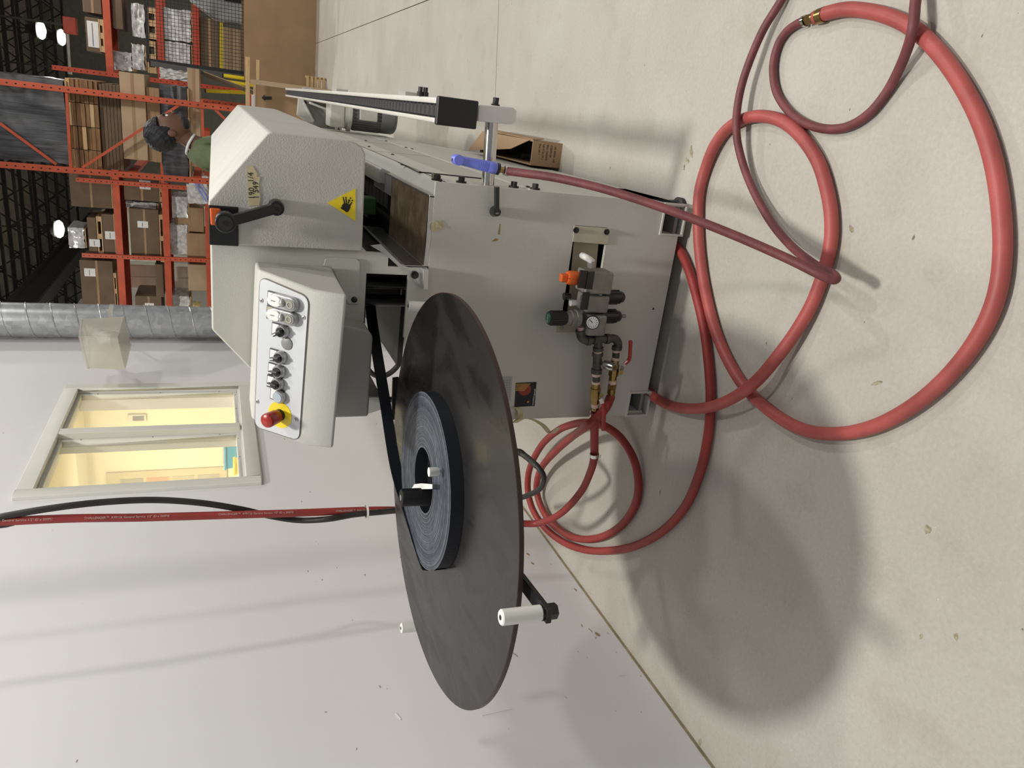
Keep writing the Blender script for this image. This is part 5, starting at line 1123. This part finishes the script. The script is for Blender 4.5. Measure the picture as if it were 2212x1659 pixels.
# red column guard and wall conduit in the corner
rc = P(150, 55, 1, 18.5); t = thing('red_box', rc, 'red box fixed high in the dark corner above the racks', 'box'); obj('body', MB().box((rc.x-.16, 18.5, rc.z-.12), (rc.x+.16, 18.7, rc.z+.12)), M['rackd'], t, .02); obj('hanger', MB().box((rc.x-.02, 18.6, rc.z+.12), (rc.x+.02, 18.64, 6.9)), M['joist'], t)
c0 = P(145, 70, 1, 20); c1 = P(150, 150, 1, 20); t = thing('hanging_conduit', c1, 'thin pale conduit along the dark wall below the red box', 'conduit'); obj('tube', MB().cyl(c0, c1, .035, n=10), M['alu'], t, sm=True); obj('coupling', MB().cyl(c1, c1+(c1-c0).normalized()*.1, .05, n=10), M['alu'], t); obj('drop', MB().cyl(c1, (c1.x, c1.y, 6.9), .02, n=8), M['joist'], t)

# ---------------------------------------------------------------- open-web roof joists and high bay lamps
jr = thing('roof_joists', (-2, 20, 6.2), 'dark open web steel joists under the warehouse roof', 'joists')
def joist():
    mb = MB(); mb.box((-12, -.04, 0), (10, .04, .07)); mb.box((-12, -.04, .60), (10, .04, .68)); k = 0; x = -12.
    while x < 9.6: mb.bar((x, 0, .05), (x+.4, 0, .62), .035, .035); mb.bar((x+.4, 0, .62), (x+.8, 0, .05), .035, .035); x += .8
    return mb
j0 = obj('joist', joist(), M['joist'], jr); base_l = j0.location.copy(); n_j = 0
for k in range(12):
    c = j0 if k == 0 else j0.copy()
    if k: C.objects.link(c); c.parent = jr
    c.location = Vector((0, 11.5+k*1.8, 6.2)) - wloc(jr)
gd = thing('roof_girder', (-5.6, 20, 6.1), 'deep dark roof girder running away above the galvanised duct', 'girder')
obj('web', MB().box((-5.64, 8, 5.55), (-5.60, 33.7, 6.2)), M['joist'], gd); obj('flange', MB().box((-5.8, 8, 5.5), (-5.44, 33.7, 5.55)), M['joist'], gd); obj('flange', MB().box((-5.8, 8, 6.15), (-5.44, 33.7, 6.2)), M['joist'], gd)
for k, (p, yy, lb) in enumerate((((90, 66), 24, 'glowing oval high bay lamp, larger of the pair in the dark corner'), ((134, 81), 26, 'glowing oval high bay lamp, smaller of the pair in the dark corner'), ((129, 495), 21, 'glowing high bay lamp above the far rack cartons'))):
    c_ = P(*p, 1, yy); t = thing('high_bay_lamp', c_, lb, 'lamp', 'high bay lamps')
    obj('glowing_lens', MB().lathe(c_+Vector((0, 0, -.10)), c_+Vector((0, 0, .10)), [(0, .04), (.2, .17), (.5, .22), (.8, .20), (1, .13)], 20), M['glasslamp'], t, sm=True)
    obj('housing', MB().lathe(c_+Vector((0, 0, .10)), c_+Vector((0, 0, .35)), [(0, .20), (.5, .12), (1, .10)], 16), M['joist'], t, sm=True)
    obj('hanger', MB().cyl(c_+Vector((0, 0, .35)), (c_.x, c_.y, 6.88), .015, n=8), M['joist'], t)

# ---------------------------------------------------------------- man standing behind the machine
py_ = 6.15
hc = P(368, 283, 1, py_)             # head centre
pr = thing('person', (hc.x, py_, 0), 'man with dark hair and green shirt standing behind the machine, looking down', 'person')
HZ = hc.z
def skin_mesh(name, verts, edges, rad, m_, par, sub=2, root=0, sm=True):
    me = bpy.data.meshes.new(name); me.from_pydata(verts, edges, []); o = bpy.data.objects.new(name, me); C.objects.link(o)
    sk_ = o.modifiers.new('s', 'SKIN'); sv_ = me.skin_vertices[0].data
    for i, r_ in enumerate(rad): sv_[i].radius = (r_, r_) if not isinstance(r_, tuple) else r_; sv_[i].use_root = (i == root)
    o.modifiers.new('ss', 'SUBSURF').levels = sub; o.modifiers['ss'].render_levels = sub
    dg = bpy.context.evaluated_depsgraph_get(); dg.update(); m2 = bpy.data.meshes.new_from_object(o.evaluated_get(dg)); bpy.data.objects.remove(o)
    m2.materials.clear(); m2.materials.append(m_); m2.name = name
    for p in m2.polygons: p.use_smooth = True
    w = bpy.data.objects.new(name, m2); C.objects.link(w); w.parent = par; w.location = -wloc(par); return w
hx, hy_ = hc.x, py_; sc_ = HZ/1.70
def V(x, y, z): return (hx+x*sc_, hy_+y*sc_, z*sc_)
# the man faces +x; shoulders lie along y
vs = [V(-.10, 0, .95), V(-.12, 0, 1.12), V(-.14, 0, 1.32), V(-.13, 0, 1.47), V(-.075, 0, 1.55), V(-.02, 0, 1.62), V(.01, 0, 1.69), V(.0, 0, 1.76)]
ed = [(i, i+1) for i in range(7)]; rd = [.14, .125, .15, .13, .060, .062, .092, .085]
def chain(start, pts, rads):
    p_ = start
    for q, r_ in zip(pts, rads): vs.append(V(*q)); rd.append(r_); ed.append((p_, len(vs)-1)); p_ = len(vs)-1
    return p_
for s_ in (-1, 1):
    w_ = chain(3, [(-.13, .18*s_, 1.47), (-.14, .22*s_, 1.18), (-.07, .21*s_, .93), (-.055, .21*s_, .875)], [.062, .044, .032, .030])
    for k in range(4): chain(w_, [(-.08+.02*k, .213*s_, .82), (-.078+.02*k, .211*s_, .785), (-.072+.02*k, .205*s_, .755)], [.0095, .0085, .0075])
    chain(w_, [(-.03, .18*s_, .845), (-.022, .175*s_, .815)], [.011, .009])
    f_ = chain(0, [(-.05, .10*s_, .86), (-.09, .105*s_, .50), (-.17, .11*s_, .10), (-.14, .115*s_, .04), (-.06, .12*s_, .03)], [.090, .058, .042, .045, .035])
body = skin_mesh('body', vs, ed, rd, M['skin'], pr)
# clothes over the same skeleton
shv = [V(-.10, 0, .92), V(-.12, 0, 1.12), V(-.14, 0, 1.32), V(-.13, 0, 1.50), V(-.09, 0, 1.56)]; she = [(0, 1), (1, 2), (2, 3), (3, 4)]; shr = [.160, .150, .170, .150, .085]
for s_ in (-1, 1):
    b_ = len(shv); shv += [V(-.13, .18*s_, 1.50), V(-.14, .215*s_, 1.24)]; she += [(3, b_), (b_, b_+1)]; shr += [.088, .068]
skin_mesh('shirt', shv, she, shr, M['green_shirt'], pr)
obj('shirt_collar', MB().tube([V(-.14, -.02, 1.60), V(-.12, -.06, 1.60), V(-.07, -.07, 1.585), V(-.025, -.045, 1.56), V(-.01, .0, 1.55), V(-.025, .045, 1.56), V(-.07, .07, 1.585), V(-.12, .06, 1.60), V(-.14, .02, 1.60)], .010, n=8), M['paper'], pr, sm=True)
trv = [V(-.10, 0, .97), V(-.09, 0, .88)]; tre = [(0, 1)]; trr = [.148, .14]
for s_ in (-1, 1):
    b_ = len(trv); trv += [V(-.05, .10*s_, .82), V(-.09, .105*s_, .50), V(-.165, .11*s_, .09)]; tre += [(1, b_), (b_, b_+1), (b_+1, b_+2)]; trr += [.105, .074, .060]
skin_mesh('trousers', trv, tre, trr, M['jeans'], pr)
for s_ in (-1, 1): obj('shoe', MB().ball(V(-.11, .115*s_, .038), .135*sc_, (1, .40, .27)), M['black'], pr, sm=True)
# face and hair
fc = MB(); fc.ball(V(.018, 0, 1.690), .100*sc_, (1, .82, 1.2), 24); fc.ball(V(.108, 0, 1.705), .014, (1, .7, 1.2)); fc.ball(V(.122, 0, 1.680), .018, (1, .8, .8)); fc.ball(V(.072, 0, 1.612), .032, (1, .9, .8))
obj('nose_and_chin', fc, M['skin'], pr, sm=True)
obj('mouth', MB().ball(V(.106, 0, 1.645), .022, (.45, 1, .35)), mat('lips', (.14, .05, .04), .5, var=0), pr, sm=True)
for s_ in (-1, 1):
    e_ = obj('eye', MB().ball(V(.098, .034*s_, 1.716), .0125), M['paper'], pr, sm=True); obj('pupil', MB().ball(V(.1062, .034*s_, 1.716), .0062), M['ink'], e_, sm=True)
    obj('brow', MB().ball(V(.106, .035*s_, 1.740), .02, (.5, 1, .25)), M['hair'], pr, sm=True)
    obj('ear', MB().ball(V(-.01, .088*s_, 1.69), .034, (.7, .35, 1)), M['skin'], pr, sm=True)
obj('beard', MB().ball(V(.050, 0, 1.612), .066, (.95, 1.0, .62)), M['hair'], pr, sm=True)
hm_ = MB(); bmesh.ops.create_icosphere(hm_.bm, subdivisions=5, radius=1.0)
for v in list(hm_.bm.verts):
    d_ = v.co.copy(); n_ = math.sin(d_.x*13+d_.y*7)*math.cos(d_.z*11-d_.y*9)+.6*math.sin(d_.z*29+d_.x*23+d_.y*17)
    r_ = .118+.0035*n_; q = d_*r_; q.z *= 1.0; c_ = Vector(V(-.028, 0, 1.758)); v.co = c_+Vector((q.x*.98, q.y*.92, q.z*.95))*sc_
    if d_.x > .55 and d_.z < .15: v.co = c_+Vector((.02, d_.y*.06, d_.z*.06+.03))
    if d_.z < -.55: v.co.z = max(v.co.z, (1.655)*sc_)
obj('hair', hm_, M['hair'], pr, sm=True)
